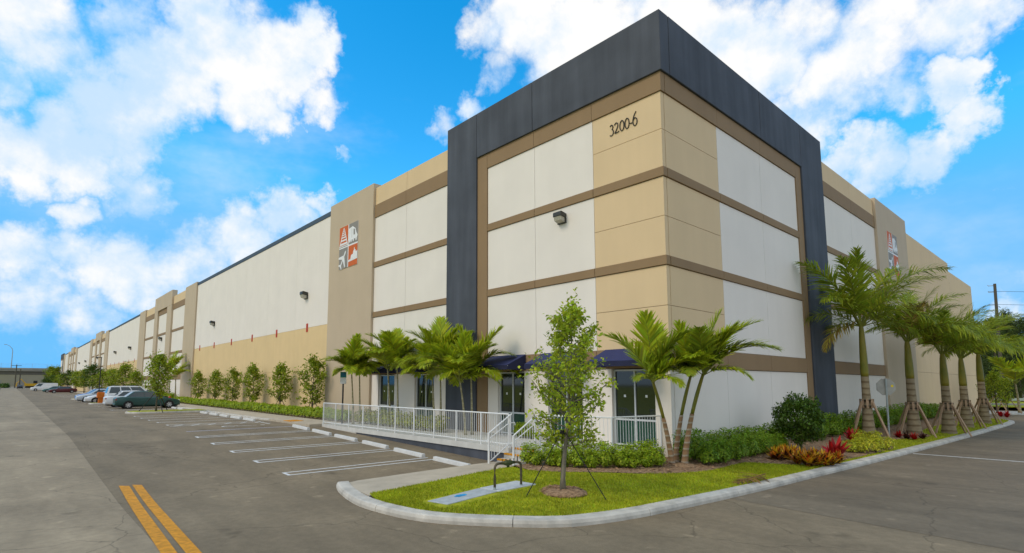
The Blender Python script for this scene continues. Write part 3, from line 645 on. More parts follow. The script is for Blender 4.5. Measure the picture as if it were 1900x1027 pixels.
# ------------------------------------------------------------------ awnings
def awning(y0, y1, label):
    t = thing('awning', label, 'awning', group='navy canvas awnings over the storefront windows')
    P, zt, zf, zv = 1.08, 3.24, 2.80, 2.62
    mb = MB(); mb.prism([(-.055, zt), (-P, zf), (-P, zf-.012), (-.055, zt-.014)], 'y', y0, y1); mb.build('canopy', NAVY, t)
    mb = MB(); mb.box(-P-.004, -P+.006, y0, y1, zv, zf-.013); mb.build('valance', NAVYD, t)
    for y in (y0+.004, y1-.014):
        mb = MB(); mb.prism([(-.058, zt-.02), (-P+.007, zf-.013), (-P+.007, zv), (-.058, zv)], 'y', y, y+.01); mb.build('side_panel', NAVYD, t)
    mb = MB(); mb.tube([(-P+.02, y0, zf-.03), (-P+.02, y1, zf-.03)], .012, 6); mb.build('front_bar', ALU, t)
awning(.42, 2.4, 'navy blue awning nearest the building corner'); awning(3.35, 5.35, 'navy blue awning behind the young tree'); awning(6.28, 8.28, 'navy blue awning over the window left of the young tree')
awning(12.5, 14.45, 'navy blue awning mostly hidden by palm crowns beside the charcoal pillar'); awning(16.0, 18.2, 'navy blue awning beside the tan pilaster, farthest from the corner')

# ------------------------------------------------------------------ wall lights
def wall_light(y, z, label, size=1.0):
    t = thing('wall_light', label, 'wall light', (0, y, z), group='wall pack lights on the long facade')
    s = size
    mb = MB(); mb.prism([(-.0, .12*s), (-.30*s, .17*s), (-.34*s, .14*s), (-.34*s, -.02*s), (-.10*s, -.05*s), (0, -.05*s)], 'y', -.2*s, .2*s); bevel(mb.build('hood', BRONZE, t), .02)
    mb = MB(); mb.prism([(-.08*s, -.052*s), (-.32*s, -.022*s), (-.28*s, -.17*s), (-.08*s, -.23*s)], 'y', -.17*s, .17*s); mb.build('lens', LENS, t)
    mb = MB(); mb.box(-.079*s, 0, -.2*s, .2*s, -.26*s, -.052*s); mb.build('back_box', BRONZE, t)
wall_light(4.3, 8.42, 'bronze wall light between the bands of the corner module'); wall_light(28.3, 8.4, 'bronze wall light on the long white wall by the near tan pilaster', 1.25); wall_light(51.8, 8.35, 'bronze wall light at the far end of the first long white wall', 1.25)
wall_light(78.0, 8.35, 'bronze wall light in the framed centre bay of the first pilaster group', 1.25)
for y, l in ((104, 'nearer wall light on the second long white wall'), (122, 'farther wall light on the second long white wall'), (152.5, 'tiny wall light in the centre bay of the second pilaster group'), (180, 'nearer tiny wall light on the third long white wall'), (199, 'farther tiny wall light on the third long white wall')): wall_light(y, 8.35, l, 1.4)
# red marker plates
for i, y in enumerate([28.0, 33.86, 39.65, 45.55, 51.4, 57.05]):
    mb = MB(); mb.box(-.03, -.002, y-.14, y+.14, 5.70, 6.30); o = mb.build('red_marker_plate', REDM); bevel(o, .004)
    tag(o, f'red marker plate on the long wall, {ORD[i]} one from the tan pilaster with the sign', 'marker plate', 'red plates on the paint line')
for i in range(6):
    y = 99.5+i*5.9; mb = MB(); mb.box(-.03, -.002, y-.14, y+.14, 5.70, 6.30); o = mb.build('red_marker_plate', REDM)
    tag(o, f'tiny red marker plate on the second long wall, {ORD[i]} from its near end', 'marker plate', 'red plates on the paint line')

# ------------------------------------------------------------------ address number 3200-6
def stroke(mb, pts, w0, w1=None, nib=R(35)):
    """broad pen stroke: width follows direction"""
    pts = [Vector(p) for p in pts]; w1 = w1 or w0*.35; n = len(pts); i0 = len(mb.v)
    for k, p in enumerate(pts):
        t = (pts[min(k+1, n-1)]-pts[max(k-1, 0)]).normalized(); nm = Vector((-t.y, t.x))
        a = abs(math.sin(math.atan2(t.y, t.x)-nib)); w = w1+(w0-w1)*a
        for s in (-.5, .5):
            q = p+nm*w*s
            for dd in (0, .03): mb.v.append((q.x, q.y, dd))
    for k in range(n-1):
        a = i0+4*k; mb.f += [(a, a+2, a+6, a+4), (a+1, a+5, a+7, a+3), (a, a+4, a+5, a+1), (a+2, a+3, a+7, a+6)]
    mb.f += [(i0, i0+1, i0+3, i0+2), (i0+4*n-4, i0+4*n-2, i0+4*n-1, i0+4*n-3)]
def arc(cx, cy, rx, ry, a0, a1, n=22): return [(cx+rx*math.cos(R(a0+(a1-a0)*k/n)), cy+ry*math.sin(R(a0+(a1-a0)*k/n))) for k in range(n+1)]
GL = {'0': [arc(.27, .5, .25, .48, 90, 450, 40)], '3': [arc(.20, .74, .19, .21, 150, -70)+arc(.17, .24, .28, .30, 72, -125)],
      '2': [arc(.22, .74, .21, .24, 165, -20)+[(.36, .5), (.2, .26), (.02, .03)], [(.0, .035), (.3, .035), (.5, .05), (.53, .13)]],
      '6': [[(.42, 1.28), (.25, 1.08), (.12, .85), (.04, .6), (.03, .42)]+arc(.27, .36, .245, .36, 180, 535, 40)], '-': [[(.03, .36), (.30, .36)]]}
num = thing('address_number', 'dark metal house number 3200-6 high on the beige corner', 'sign', (-.003, 2.02, 10.86))
num.matrix_world = Matrix(((0, 0, -1, -.003), (-1, 0, 0, 2.02), (0, 1, 0, 10.88), (0, 0, 0, 1)))
xx = 0; H = .385
for ch, adv in (('3', .60), ('2', .66), ('0', .64), ('0', .60), ('-', .36), ('6', .6)):
    mb = MB()
    for s in GL[ch]: stroke(mb, [((xx+a*.86)*H, b*H) for a, b in s], .082*H, .032*H)
    mb.build('digit' if ch != '-' else 'dash', DIGIT, num); xx += adv*.86

# ------------------------------------------------------------------ wall signs with four pictograms
def wall_sign(mw, label):
    t = thing('wall_sign', label, 'sign'); t.matrix_world = mw          # local x right, y up, z out
    W, H = 2.45, 2.72
    def pl(name, pts, m, z0, z1, par):
        mb = MB(); mb.prism(pts, 'z', z0, z1); return mb.build(name, m, par)
    rect = lambda x0, x1, y0, y1: [(x0, y0), (x1, y0), (x1, y1), (x0, y1)]
    pl('panel', rect(0, W, 0, H), SWHITE, 0, .03, t)
    xm, ym, gp = W/2, H/2, .05
    a = pl('track_tile', rect(0, xm-gp, ym+.14, H), ORANGE, .03, .036, t); b = pl('truck_tile', rect(xm+gp, W, ym+gp, H), SGREY, .03, .036, t)
    c = pl('plane_tile', rect(0, xm-gp, 0, ym-.05), SGREY, .03, .036, t); d = pl('ship_tile', rect(xm+gp, W, 0, ym-gp), ORANGE, .03, .036, t)
    # railway track narrowing upwards
    cx = .60; yb, yt = ym+.14, H-.10
    hw = lambda y: .075+(.56-.075)*(1-(y-yb)/(yt-yb))
    for s in (-1, 1): pl('rail', [(cx+s*hw(yb)*.98, yb), (cx+s*hw(yb)*.80, yb), (cx+s*.02, yt), (cx+s*.06, yt)], SWHITE, .036, .040, a)
    y = yb+.03; k = 0
    while y < yt-.05:
        th = .10*(1-(y-yb)/(yt-yb))+.025; pl('sleeper', [(cx-hw(y), y), (cx+hw(y), y), (cx+hw(y+th), y+th), (cx-hw(y+th), y+th)], SWHITE, .0402, .044, a); y += th*1.95
    mb = MB(); mb.prism(rect(.05, xm-.1, ym+.03, ym+.075), 'z', .0302, .034); mb.build('ground_bar', SGREY, t)
    # truck
    x0 = xm+gp
    tr = pl('truck', [(x0, ym+.30), (x0, H-.30), (x0+.5, H-.22), (x0+.86, H-.42), (x0+1.0, H-.72), (x0+1.14, H-.86), (x0+1.16, ym+.42), (x0+1.05, ym+.30)], SWHITE, .036, .040, b)
    pl('cab_window', [(x0+.62, H-.40), (x0+.80, H-.46), (x0+.82, H-.80), (x0+.64, H-.80)], SGREY, .0402, .043, b); pl('door_gap', rect(x0+.40, x0+.42, ym+.42, H-.35), SGREY, .0402, .043, b)
    for wx in (x0+.14, x0+.34, x0+.62, x0+.98): pl('wheel', arc(wx, ym+.26, .085, .11, 0, 342, 12), SWHITE, .0402, .043, b)
    # plane, seen from above, nose to upper right
    def rot(p, a, o): c_, s_ = math.cos(a), math.sin(a); return (o[0]+p[0]*c_-p[1]*s_, o[1]+p[0]*s_+p[1]*c_)
    o = (.56, .62); A = R(52)
    pl('fuselage', [rot(p, A, o) for p in ((-.62, -.05), (.5, -.07), (.62, 0), (.5, .07), (-.62, .05))], SWHITE, .036, .040, c)
    for s in (-1, 1):
        q = [(.22, .06*s), (-.22, .56*s), (-.34, .54*s), (-.08, .06*s)]; r_ = [(-.44, .04*s), (-.60, .26*s), (-.68, .25*s), (-.60, .04*s)]
        pl('wing', [rot(p, A, o) for p in q], SWHITE, .0402, .043, c); pl('tailplane', [rot(p, A, o) for p in r_], SWHITE, .0402, .043, c)
    # ship
    pl('hull', [(x0, .40), (x0+.28, .44), (x0+.5, .50), (x0+.8, .48), (W, .52), (W, .36), (x0, .30)], SWHITE, .036, .040, d)
    pl('superstructure', [(x0+.30, .42), (x0+.38, .68), (x0+.62, .72), (x0+.66, .90), (x0+.74, .95), (x0+.76, 1.12), (x0+.80, 1.12), (x0+.84, .97), (x0+.95, .93), (x0+.98, .80), (W, .86), (W, .45)], SWHITE, .0402, .043, d)
wall_sign(Matrix(((0, 0, -1, -.151), (-1, 0, 0, 22.93), (0, 1, 0, 9.32), (0, 0, 0, 1))), 'orange and grey four picture transport sign on the left tan pilaster')
wall_sign(Matrix(((1, 0, 0, 26.75), (0, 0, -1, -.151), (0, 1, 0, 9.3), (0, 0, 0, 1))), 'transport picture sign on the right tan pilaster, half behind a palm crown')

# ------------------------------------------------------------------ foliage builders
def leafcloud(pts, nrm_bias, size, m, name, aspect=.5, seed=1, bend=True):
    """one folded leaf (two quads sharing the midrib -> 6 verts) at each point"""
    r = np.random.default_rng(seed); P = np.asarray(pts, np.float32); n = len(P)
    if nrm_bias < 0:                                           # hanging needles
        d = r.normal(size=(n, 3)); d[:, 2] += nrm_bias; d /= np.linalg.norm(d, axis=1, keepdims=True); nn = np.cross(d, r.normal(size=(n, 3)))
    else:                                                      # blades held to the light
        nn = r.normal(size=(n, 3)); nn[:, 2] = np.abs(nn[:, 2])*.6+nrm_bias*1.3; d = np.cross(nn, r.normal(size=(n, 3)))
    nn /= np.linalg.norm(nn, axis=1, keepdims=True); d /= np.linalg.norm(d, axis=1, keepdims=True); s = np.cross(nn, d)
    L = (size*r.uniform(.65, 1.35, n))[:, None]; w = L*aspect*.5
    a = P; b = P+d*L*.5+s*w+nn*L*.06; c = P+d*L+nn*L*-.12; e = P+d*L*.5-s*w+nn*L*.06
    V = np.stack([a, b, c, e], 1).reshape(-1, 3); F = np.arange(4*n, dtype=np.int32).reshape(-1, 4)
    return npmesh(name, V, F, m)
def tree_parts(h, clear, prof, nb, seed, lsize, per, trunk_r, lean=(0, 0), leafm=LEAF, spread=.16, bark=BARK):
    """trunk mesh with limbs + crown mesh; prof(t) = crown radius at height fraction t of the crown"""
    r = random.Random(seed); mb = MB()
    def tp(z): f = z/h; return Vector((lean[0]*f+.03*math.sin(f*7+seed), lean[1]*f+.03*math.cos(f*6+seed), z))
    zs = [h*.97*k/14 for k in range(15)]; mb.tube([tp(z) for z in zs], [max(.006, trunk_r*(1-.93*(z/h)**.8)*(1.35 if z == 0 else 1)) for z in zs], 9)
    pts = []
    for k in range(nb):
        t = (k+r.random())/nb; z = clear+(h*.93-clear)*t; az = k*2.399+r.uniform(-.5, .5); Rr = prof(t)*r.uniform(.62, 1.15)
        base = tp(z*.97-.12*Rr); el = R(r.uniform(8, 34)+22*t); d = Vector((math.cos(az)*math.cos(el), math.sin(az)*math.cos(el), math.sin(el)))
        ctrl = []; p = base.copy()
        for j in range(6):
            ctrl.append(p.copy()); d = (d+Vector((r.uniform(-.22, .22), r.uniform(-.22, .22), r.uniform(-.12, .2)))).normalized(); p = p+d*Rr/5
        rb = max(.005, trunk_r*(.42-.25*t)); mb.tube(ctrl, [rb*(1-.16*j) for j in range(6)], 5, False)
        nt = 6
        for j in range(nt):
            f = .25+.75*(j+r.random())/nt; i = min(4, int(f*5)); q = ctrl[i].lerp(ctrl[i+1], f*5-i)
            dd = (d+Vector((r.gauss(0, .7), r.gauss(0, .7), r.gauss(.25, .5)))).normalized(); tl = Rr*r.uniform(.16, .42)+.05
            e = q+dd*tl; mb.tube([q, q+dd*tl*.5+Vector((0, 0, .02)), e], [rb*.35, rb*.25, .003], 4, False)
            m_ = max(3, int(per*r.uniform(.4, 1.5)))
            for u in range(m_):
                b = q.lerp(e, r.uniform(.1, 1.08)); pts.append((b.x+r.gauss(0, spread*.45), b.y+r.gauss(0, spread*.45), b.z+r.gauss(0, spread*.4)))
    for u in range(per*5): b = tp(h*r.uniform(.9, 1.0)); pts.append((b.x+r.gauss(0, spread*.5), b.y+r.gauss(0, spread*.5), b.z+r.gauss(0, spread*.6)))
    return mb.mesh('trunk', bark, True), leafcloud(pts, .35, lsize, leafm, 'crown', .52, seed)
def put_tree(parts, loc, label, cat='tree', group=None, rz=0, s=(1, 1, 1), name='tree'):
    t = thing(name, label, cat, loc, rz, group); t.scale = s
    link('trunk', parts[0], t); link('crown', parts[1], t); return t
def brace(loc, label, hgt, rad, n=3, m=STRAP, w=.012, a0=0.6, coll=None, group=None, cat='tree stake', strap=True):
    t = thing('tree_brace', label, cat, loc, 0, group)
    for k in range(n):
        a = a0+2*math.pi*k/n; f = Vector((math.cos(a)*rad, math.sin(a)*rad, -.06)); tp = Vector((math.cos(a)*.04, math.sin(a)*.04, hgt))
        mb = MB(); mb.tube([f, tp], w, 6); mb.build('stake', m, t)
    if strap:
        mb = MB(); mb.lathe([(coll or .05, hgt-.06), (coll or .05, hgt+.02)], 12); mb.build('strap', STRAP, t)
    return t

# ---- young tree on the corner lawn
zt = lawn_z(TREE.x, TREE.y)
hero = tree_parts(4.32, .95, lambda t: (.62+1.5*t if t < .34 else 1.13*(1-(t-.34)/.72)**.75+.1), 50, 5, .10, 18, .06, lean=(.18, -.22), spread=.15)
put_tree(hero, (TREE.x, TREE.y, zt), 'young airy green tree in a mulch ring on the corner lawn')
brace((TREE.x, TREE.y, zt), 'black guy straps staking the young tree on the corner lawn', 1.32, .98, 3, STRAP, .010, R(-75), .055)

# ---- trees along the long wall
WT = [tree_parts(3.6, .75, lambda t: (.65+1.2*t if t < .35 else 1.08*(1-(t-.35)/.75)+.18), 26, 21+k, .17, 12, .05, leafm=LEAFM, spread=.25, bark=BARKD) for k in range(3)]
for i, (px, sc_) in enumerate([(580, 1.05), (519, .98), (468, 1.0), (431, .93), (398, .93), (366, .93)]):
    p = onx(px, 748, -.95); lab = f'young staked tree against the sand wall, {ORD[i]} from the white railing'
    put_tree(WT[i % 3], (p.x, p.y, -.02), lab, group='young trees along the long wall', rz=i*2.1, s=(sc_, sc_, sc_))
    brace((p.x, p.y, 0), f'dark stakes propping the wall tree, {ORD[i]} set from the white railing', 1.15, .62, 3, BARKD, .022, R(200), .06, group='stakes of the wall trees')
# ---- shrubs and hedges
def shrub_mesh(w, h, n, lsize, m, seed, name='foliage', upright=.5, base=.08, top=.0):
    r = np.random.default_rng(seed); u = r.normal(size=(n, 3)); u /= np.linalg.norm(u, axis=1, keepdims=True); rad = r.uniform(.45, 1.0, (n, 1))**.45
    P = u*rad*np.array([[w, w, h*.5]]); P[:, 2] += h*.5+base
    lump = .84+.22*np.sin(P[:, :1]*9/w+seed)*np.cos(P[:, 1:2]*8/w+seed*2); P[:, :2] *= lump; P[:, 2:] *= .9+.16*np.sin(P[:, :1]*13+seed*3)
    # spiky shoots above the outline
    k = n//7; S = r.uniform(-1, 1, (k, 2)); sh = np.stack([S[:, 0]*w*.75, S[:, 1]*w*.75, h*(.92+base)+r.uniform(0, top, k)-(S**2).sum(1)*h*.12], 1)
    return leafcloud(np.concatenate([P, sh]), upright, lsize, m, name, .45, seed)
def stems(w, h, n=7, seed=1, m=BARK):
    r = random.Random(seed); mb = MB()
    for k in range(n):
        a = r.uniform(0, 6.28); rr = r.uniform(.3, .75)*w; mb.tube([(r.uniform(-.05, .05), r.uniform(-.05, .05), -.03), (rr*.5*math.cos(a), rr*.5*math.sin(a), h*.45), (rr*math.cos(a), rr*math.sin(a), h*.85)], [.014, .010, .005], 5, False)
    return mb.mesh('stem', m, True)
HS = [(shrub_mesh(.36, .74, 900, .105, LEAFH, 40+k, top=.22, upright=.9), stems(.3, .7, 7, k)) for k in range(4)]
HD = [(shrub_mesh(.44, .86, 950, .11, LEAFHD, 50+k, top=.28, upright=.8), stems(.3, .8, 7, k)) for k in range(4)]
HL = [(shrub_mesh(.42, .52, 420, .13, LEAFH, 60+k, top=.07), stems(.3, .45, 4, k)) for k in range(3)]
HYG = [(shrub_mesh(.42, .62, 420, .10, LEAFYG, 65+k, top=.12), stems(.3, .5, 4, k)) for k in range(3)]
HY = [(shrub_mesh(.46, .56, 1000, .085, LEAFY, 70+k, top=.08), stems(.3, .5, 6, k)) for k in range(2)]
def shrub(var, loc, label, group, s=1.0, rz=None, name='shrub'):
    t = thing(name, label, 'shrub', loc, rng.uniform(0, 6.28) if rz is None else rz, group); t.scale = (s*rng.uniform(.92, 1.1), s*rng.uniform(.92, 1.1), s*rng.uniform(.86, 1.14))
    link('stem', var[1], t); link('foliage', var[0], t); return t
# bright hedge in front of the deck corner
path = catmull([(-4.35, 2.0), (-4.15, 1.3), (-3.75, .7), (-3.2, .1), (-2.6, -.35), (-1.9, -.6)], .05)
L = sum((a-b).length for a, b in zip(path, path[1:])); 
for k in range(11):
    p = path[int(k/10*(len(path)-1))]
    shrub(HS[k % 4], (p.x+rng.uniform(-.06, .06), p.y, lawn_z(p.x, p.y)), 'bright green clusia shrub of the low hedge before the deck corner', 'shrubs of the hedge before the deck', .64)
    q = (p.x+.38, p.y+.42)
    if q[1] < 1.9: shrub(HS[(k+2) % 4], (q[0], q[1], lawn_z(*q)), 'bright green clusia shrub of the low hedge before the deck corner', 'shrubs of the hedge before the deck', .68)
# deeper green hedge along the right wall
for k in range(14):
    x = -.55+k*.52; y = -.62-.1*(k % 2); shrub(HD[k % 4], (x, y, lawn_z(x, y)), 'deep green shrub of the hedge below the white right wall', 'shrubs of the hedge by the right wall', .76)
    if k < 11: shrub(HD[(k+1) % 4], (x+.3, y-.62, lawn_z(x, y-.5)), 'deep green shrub of the hedge below the white right wall', 'shrubs of the hedge by the right wall', .64)
for k in range(26):
    x = 8.4+k*1.02; y = -.75-.15*(k % 2); shrub(HD[k % 4], (x, y, lawn_z(x, y)), 'deep green shrub of the wall hedge behind the royal palms', 'shrubs of the hedge behind the royal palms', .95)
# low hedge along the sidewalk
for k in range(74):
    y = 18.6+k*.56; shrub(HL[k % 3], (-1.5, y, 0), 'low clipped green shrub of the long hedge along the sidewalk', 'shrubs of the clipped sidewalk hedge', 1.0)
for k in range(40):
    y = 62+k*1.4; shrub(HL[k % 3], (-1.5, y, 0), 'low shrub of the far hedge beyond the second pilaster', 'shrubs of the far sidewalk hedge', 1.5)
for k in range(13):
    y = 9.9+k*.6; shrub(HYG[k % 3], (-1.55, y, 0), 'yellow green shrub on the deck behind the long white railing', 'shrubs behind the deck railing', 1.0)
for k in range(3):
    shrub(HS[k], (-.55, 5.55+k*.32, 0), 'small green shrub against the wall beside the steps', 'shrubs at the wall by the steps', .62)
# big round dark bush
p = onz(1492, 838, -.25); BP = (p.x, p.y+.1, lawn_z(p.x, p.y))
t = thing('round_bush', 'big round dark green bush before the charcoal pillar', 'bush', BP); t.scale = (.66, .66, .80)
mb = MB()
for k, (ax, ay) in enumerate([(-.8, .1), (-.4, -.4), (.1, .3), (.5, -.2), (.85, .2), (-.1, -.1), (.3, .5)]): mb.tube([(-.05+.02*k, 0, -.05), (ax*.35, ay*.35, .7), (ax*.85, ay*.85, 1.5)], [.035, .026, .01], 6, False)
mb.build('stem', BARK, t, smooth=True)
r_ = np.random.default_rng(3); n = 7500; u = r_.normal(size=(n, 3)); u /= np.linalg.norm(u, axis=1, keepdims=True); rad = r_.uniform(.3, 1, (n, 1))**.4
lump = 1+.14*np.sin(u[:, :1]*6+1)*np.sin(u[:, 1:2]*7)+.12*np.sin(u[:, 2:]*9+u[:, :1]*5)
P = u*rad*lump*np.array([[1.22, 1.15, 1.02]])+np.array([[0, 0, 1.42]]); link('foliage', leafcloud(P, .3, .13, LEAFD, 'foliage', .5, 4), t)
# variegated yellow shrubs at the foot of the first royal palm
for k, (px, py) in enumerate([(1578, 836), (1600, 836), (1622, 834), (1644, 830), (1598, 826), (1622, 822), (1590, 818)]):
    p = onz(px, py, -.28); shrub(HY[k % 2], (p.x, p.y, lawn_z(p.x, p.y)), 'yellow variegated shrub in the clump under the nearest royal palm', 'yellow shrubs under the first royal palm', .76)
# strap-leaved plants
def strapplant(seed, n, ln, w, m, arch=.6, name='leaves'):
    r = random.Random(seed); V = []; F = []
    for k in range(n):
        az = r.uniform(0, 6.28); el = R(r.uniform(25, 85)); l = ln*r.uniform(.6, 1.1); d = Vector((math.cos(az)*math.cos(el), math.sin(az)*math.cos(el), math.sin(el))); sd_ = Vector((-math.sin(az), math.cos(az), 0)); p = Vector((r.uniform(-.05, .05), r.uniform(-.05, .05), r.uniform(.02, .25)*ln)); i0 = len(V)
        for j in range(5):
            ww = w*(.5, 1, .9, .6, .05)[j]*.5; V += [tuple(p-sd_*ww), tuple(p+sd_*ww)]; p = p+d*l/4; d = (d-Vector((0, 0, arch*.25))).normalized()
        F += [(i0+2*j, i0+2*j+1, i0+2*j+3, i0+2*j+2) for j in range(4)]
    return npmesh(name, V, F, m)
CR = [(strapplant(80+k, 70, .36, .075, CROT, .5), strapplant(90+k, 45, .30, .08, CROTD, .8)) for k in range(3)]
crl = ['orange red croton plant leftmost in front of the round bush', 'orange croton plant second from left under the round bush', 'bright orange croton at the stem of the round bush', 'small orange croton right of the round bush stem', 'red orange croton below the red cordyline', 'low croton rightmost beside the red cordyline', 'croton behind the orange ones at the left of the bush']+['orange croton filling the bed in front of the round bush']*7
for k, ((px, py), s_) in enumerate(zip([(1440, 854), (1463, 853), (1501, 861), (1516, 859), (1532, 859), (1554, 855), (1455, 847), (1480, 858), (1450, 850), (1472, 848), (1487, 853), (1524, 853), (1543, 858), (1510, 851)], (1.15, 1.1, 1.3, 1.0, 1.15, 1.0, 1.0, 1.0, .9, 1.0, 1.0, .9, .9, 1.0))):
    p = onz(px, py, -.3); t = thing('croton', crl[k], 'plant', (p.x, p.y, lawn_z(p.x, p.y)), k, 'orange croton plants'); t.scale = (s_, s_, s_)
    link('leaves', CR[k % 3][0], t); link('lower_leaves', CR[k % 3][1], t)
for k, ((px, py), s_, lab) in enumerate([((1553, 846), 1.0, 'tall crimson cordyline with broad leaves beside the yellow shrubs'), ((1543, 851), .75, 'smaller crimson cordyline left of the tall one'), ((1580, 822), .8, 'red cordyline tips showing above the yellow shrubs')]):
    p = onz(px, py, -.3); t = thing('red_cordyline', lab, 'plant', (p.x, p.y, lawn_z(p.x, p.y)), k*1.7, 'red cordyline plants'); t.scale = (s_, s_, s_)
    link('leaves', strapplant(110+k, 20, .72, .15, TIRED, .25), t)
for k, (px, py) in enumerate([(1668, 812), (1682, 813), (1697, 814), (1712, 812)]):
    p = onz(px, py, -.3); t = thing('red_groundcover', 'dark red low plant round the foot of the second royal palm', 'plant', (p.x, p.y, lawn_z(p.x, p.y)), k, 'red plants at the second royal palm'); link('leaves', strapplant(130+k, 40, .3, .07, [TIRED, CROTD][k % 2], .6), t); t.scale = (1.1, 1.1, 1)
for k, (px, py) in enumerate([(1857, 772), (1868, 773)]):
    p = onz(px, py, -.3); t = thing('red_groundcover', f'tiny dark red plant at the far end of the lawn, {("left", "right")[k]} one', 'plant', (p.x, p.y, lawn_z(p.x, p.y)), k, 'red plants at the lawn end'); link('leaves', strapplant(140+k, 50, .45, .1, TIRED, .6), t)

# ------------------------------------------------------------------ palms
def frond_mesh(L, e0, e1, ll, n, seed, m, droop=.5, vee=.5, w=.035, twist=0, plume=0.0, ragged=.15, sway=0.0, half=False):
    """pinnate leaf in the local XZ plane: rachis from angle e0 bending to e1, leaflets both sides. Two meshes"""
    r = random.Random(seed); p = Vector((0, 0, 0)); pts = []; K = 14
    for k in range(K+1):
        f = k/K; el = R(e0+(e1-e0)*f**1.3); pts.append((p.copy(), Vector((math.cos(el), 0, math.sin(el))))); p = p+Vector((math.cos(el), sway*f, math.sin(el)))*L/K
    mb = MB(); mb.tube([a for a, b in pts], [max(.004, .026*L/2.4*(1-.93*k/K)) for k in range(K+1)], 5, False); rach = mb.mesh('rachis', RACH, True)
    V = []; F = []
    for k in range(n):
        f = .14+.86*(k+.5)/n; i = min(K-1, int(f*K)); u = f*K-i; b = pts[i][0].lerp(pts[i+1][0], u); t = pts[i][1].lerp(pts[i+1][1], u).normalized(); nrm = Vector((0, 1, 0)).cross(t)*-1
        if nrm.z < 0: nrm = -nrm
        env = (math.sin(math.pi*min(1, (f-.02)*1.02)**.75)**.55)*(1-.25*f)+.12
        for s in (-1, 1):
            if r.random() < ragged*.4: continue
            ln = ll*env*r.uniform(1-ragged, 1+ragged*.5); ang = R(62-38*f+r.uniform(-7, 7)); lift = vee+r.uniform(-plume, plume)-.1*plume
            d = (t*math.cos(ang)+Vector((0, s, 0))*math.sin(ang)*math.cos(lift)+nrm*math.sin(ang)*math.sin(lift)).normalized(); q = b.copy(); i0 = len(V)
            wd = nrm.cross(d); wd = (wd+t*.35).normalized()
            for j in range(4):
                ww = w*(.55, 1, .8, .08)[j]*.5*(.7+.5*env); V += [tuple(q-wd*ww), tuple(q+wd*ww)]; q = q+d*ln/3; d = (d-Vector((0, 0, droop*(.25+.35*j)*r.uniform(.7, 1.3)))).normalized()
            F += [(i0+2*j, i0+2*j+1, i0+2*j+3, i0+2*j+2) for j in range(3)]
    return rach, npmesh('leaflets', V, F, m)
def frond(par, fm, loc, az, s=1.0, tilt=0):
    o = link('frond', fm[1], par, loc, (tilt, 0, az), (s, s, s)); link('rachis', fm[0], o); return o
# royal palms
RF = {}
for k, (e0, e1, drp, pl, mm) in enumerate([(80, 38, .35, .5, FROND), (66, 0, .45, .6, FROND), (52, -38, .55, .7, FROND), (38, -60, .6, .7, FROND), (20, -75, .65, .7, FROND), (58, -20, .5, .6, FRONDB), (5, -80, .7, .6, FRONDB), (72, 20, .4, .6, FROND), (66, 8, .5, .6, FROND), (74, 18, .45, .6, FROND), (60, -6, .5, .6, FROND)]):
    RF[k] = frond_mesh(2.6, e0, e1, .68, 80, 200+k, mm, drp*1.15, .2, .036, 0, pl*1.3, .28)
def royal(loc, trunk_h, shaft_h, base_r, label, fr, s=1.0, rz=0):
    t = thing('royal_palm', label, 'palm', loc, rz, 'royal palms in a row along the side drive'); mb = MB(); P = []
    for k in range(40):
        f = k/39; z = f*trunk_h; rr = base_r*(1.08 if f < .02 else 1)*(1-.50*f**.75-.08*math.sin(f*math.pi)); rr *= 1+.016*(1 if k % 3 == 0 else -.3); P.append((rr, z-.08))
    mb.lathe(P, 22); mb.build('trunk', TRUNKR, t, smooth=True); r0 = P[-1][0]
    mb = MB(); mb.lathe([(r0*.98, trunk_h-.1), (r0*1.05, trunk_h+.1), (r0*.98, trunk_h+.35*shaft_h), (r0*.72, trunk_h+.8*shaft_h), (r0*.45, trunk_h+shaft_h), (.03, trunk_h+shaft_h*1.06)], 16); mb.build('crownshaft', SHAFT, t, smooth=True)
    top = trunk_h+shaft_h*.94
    for (k, az, sc_) in fr: frond(t, RF[k], (.06*math.cos(az), .06*math.sin(az), top), az, s*sc_)
    return t
def azr(right, toward):            # azimuth from picture-right and towards-camera components
    v = rt0*right-Vector((fw.x, fw.y, 0)).normalized()*toward; return math.atan2(v.y, v.x)
RP = [((1613, 812), 5.0), ((1697, 805), 4.6), ((1761, 801), 4.5), ((1794, 790), 4.5), ((1827, 783), 4.5)]
rlab = ['royal palm nearest the camera beside the stop sign', 'second royal palm with red plants at its foot', 'third royal palm of the row', 'fourth royal palm of the row', 'farthest royal palm at the end of the row']
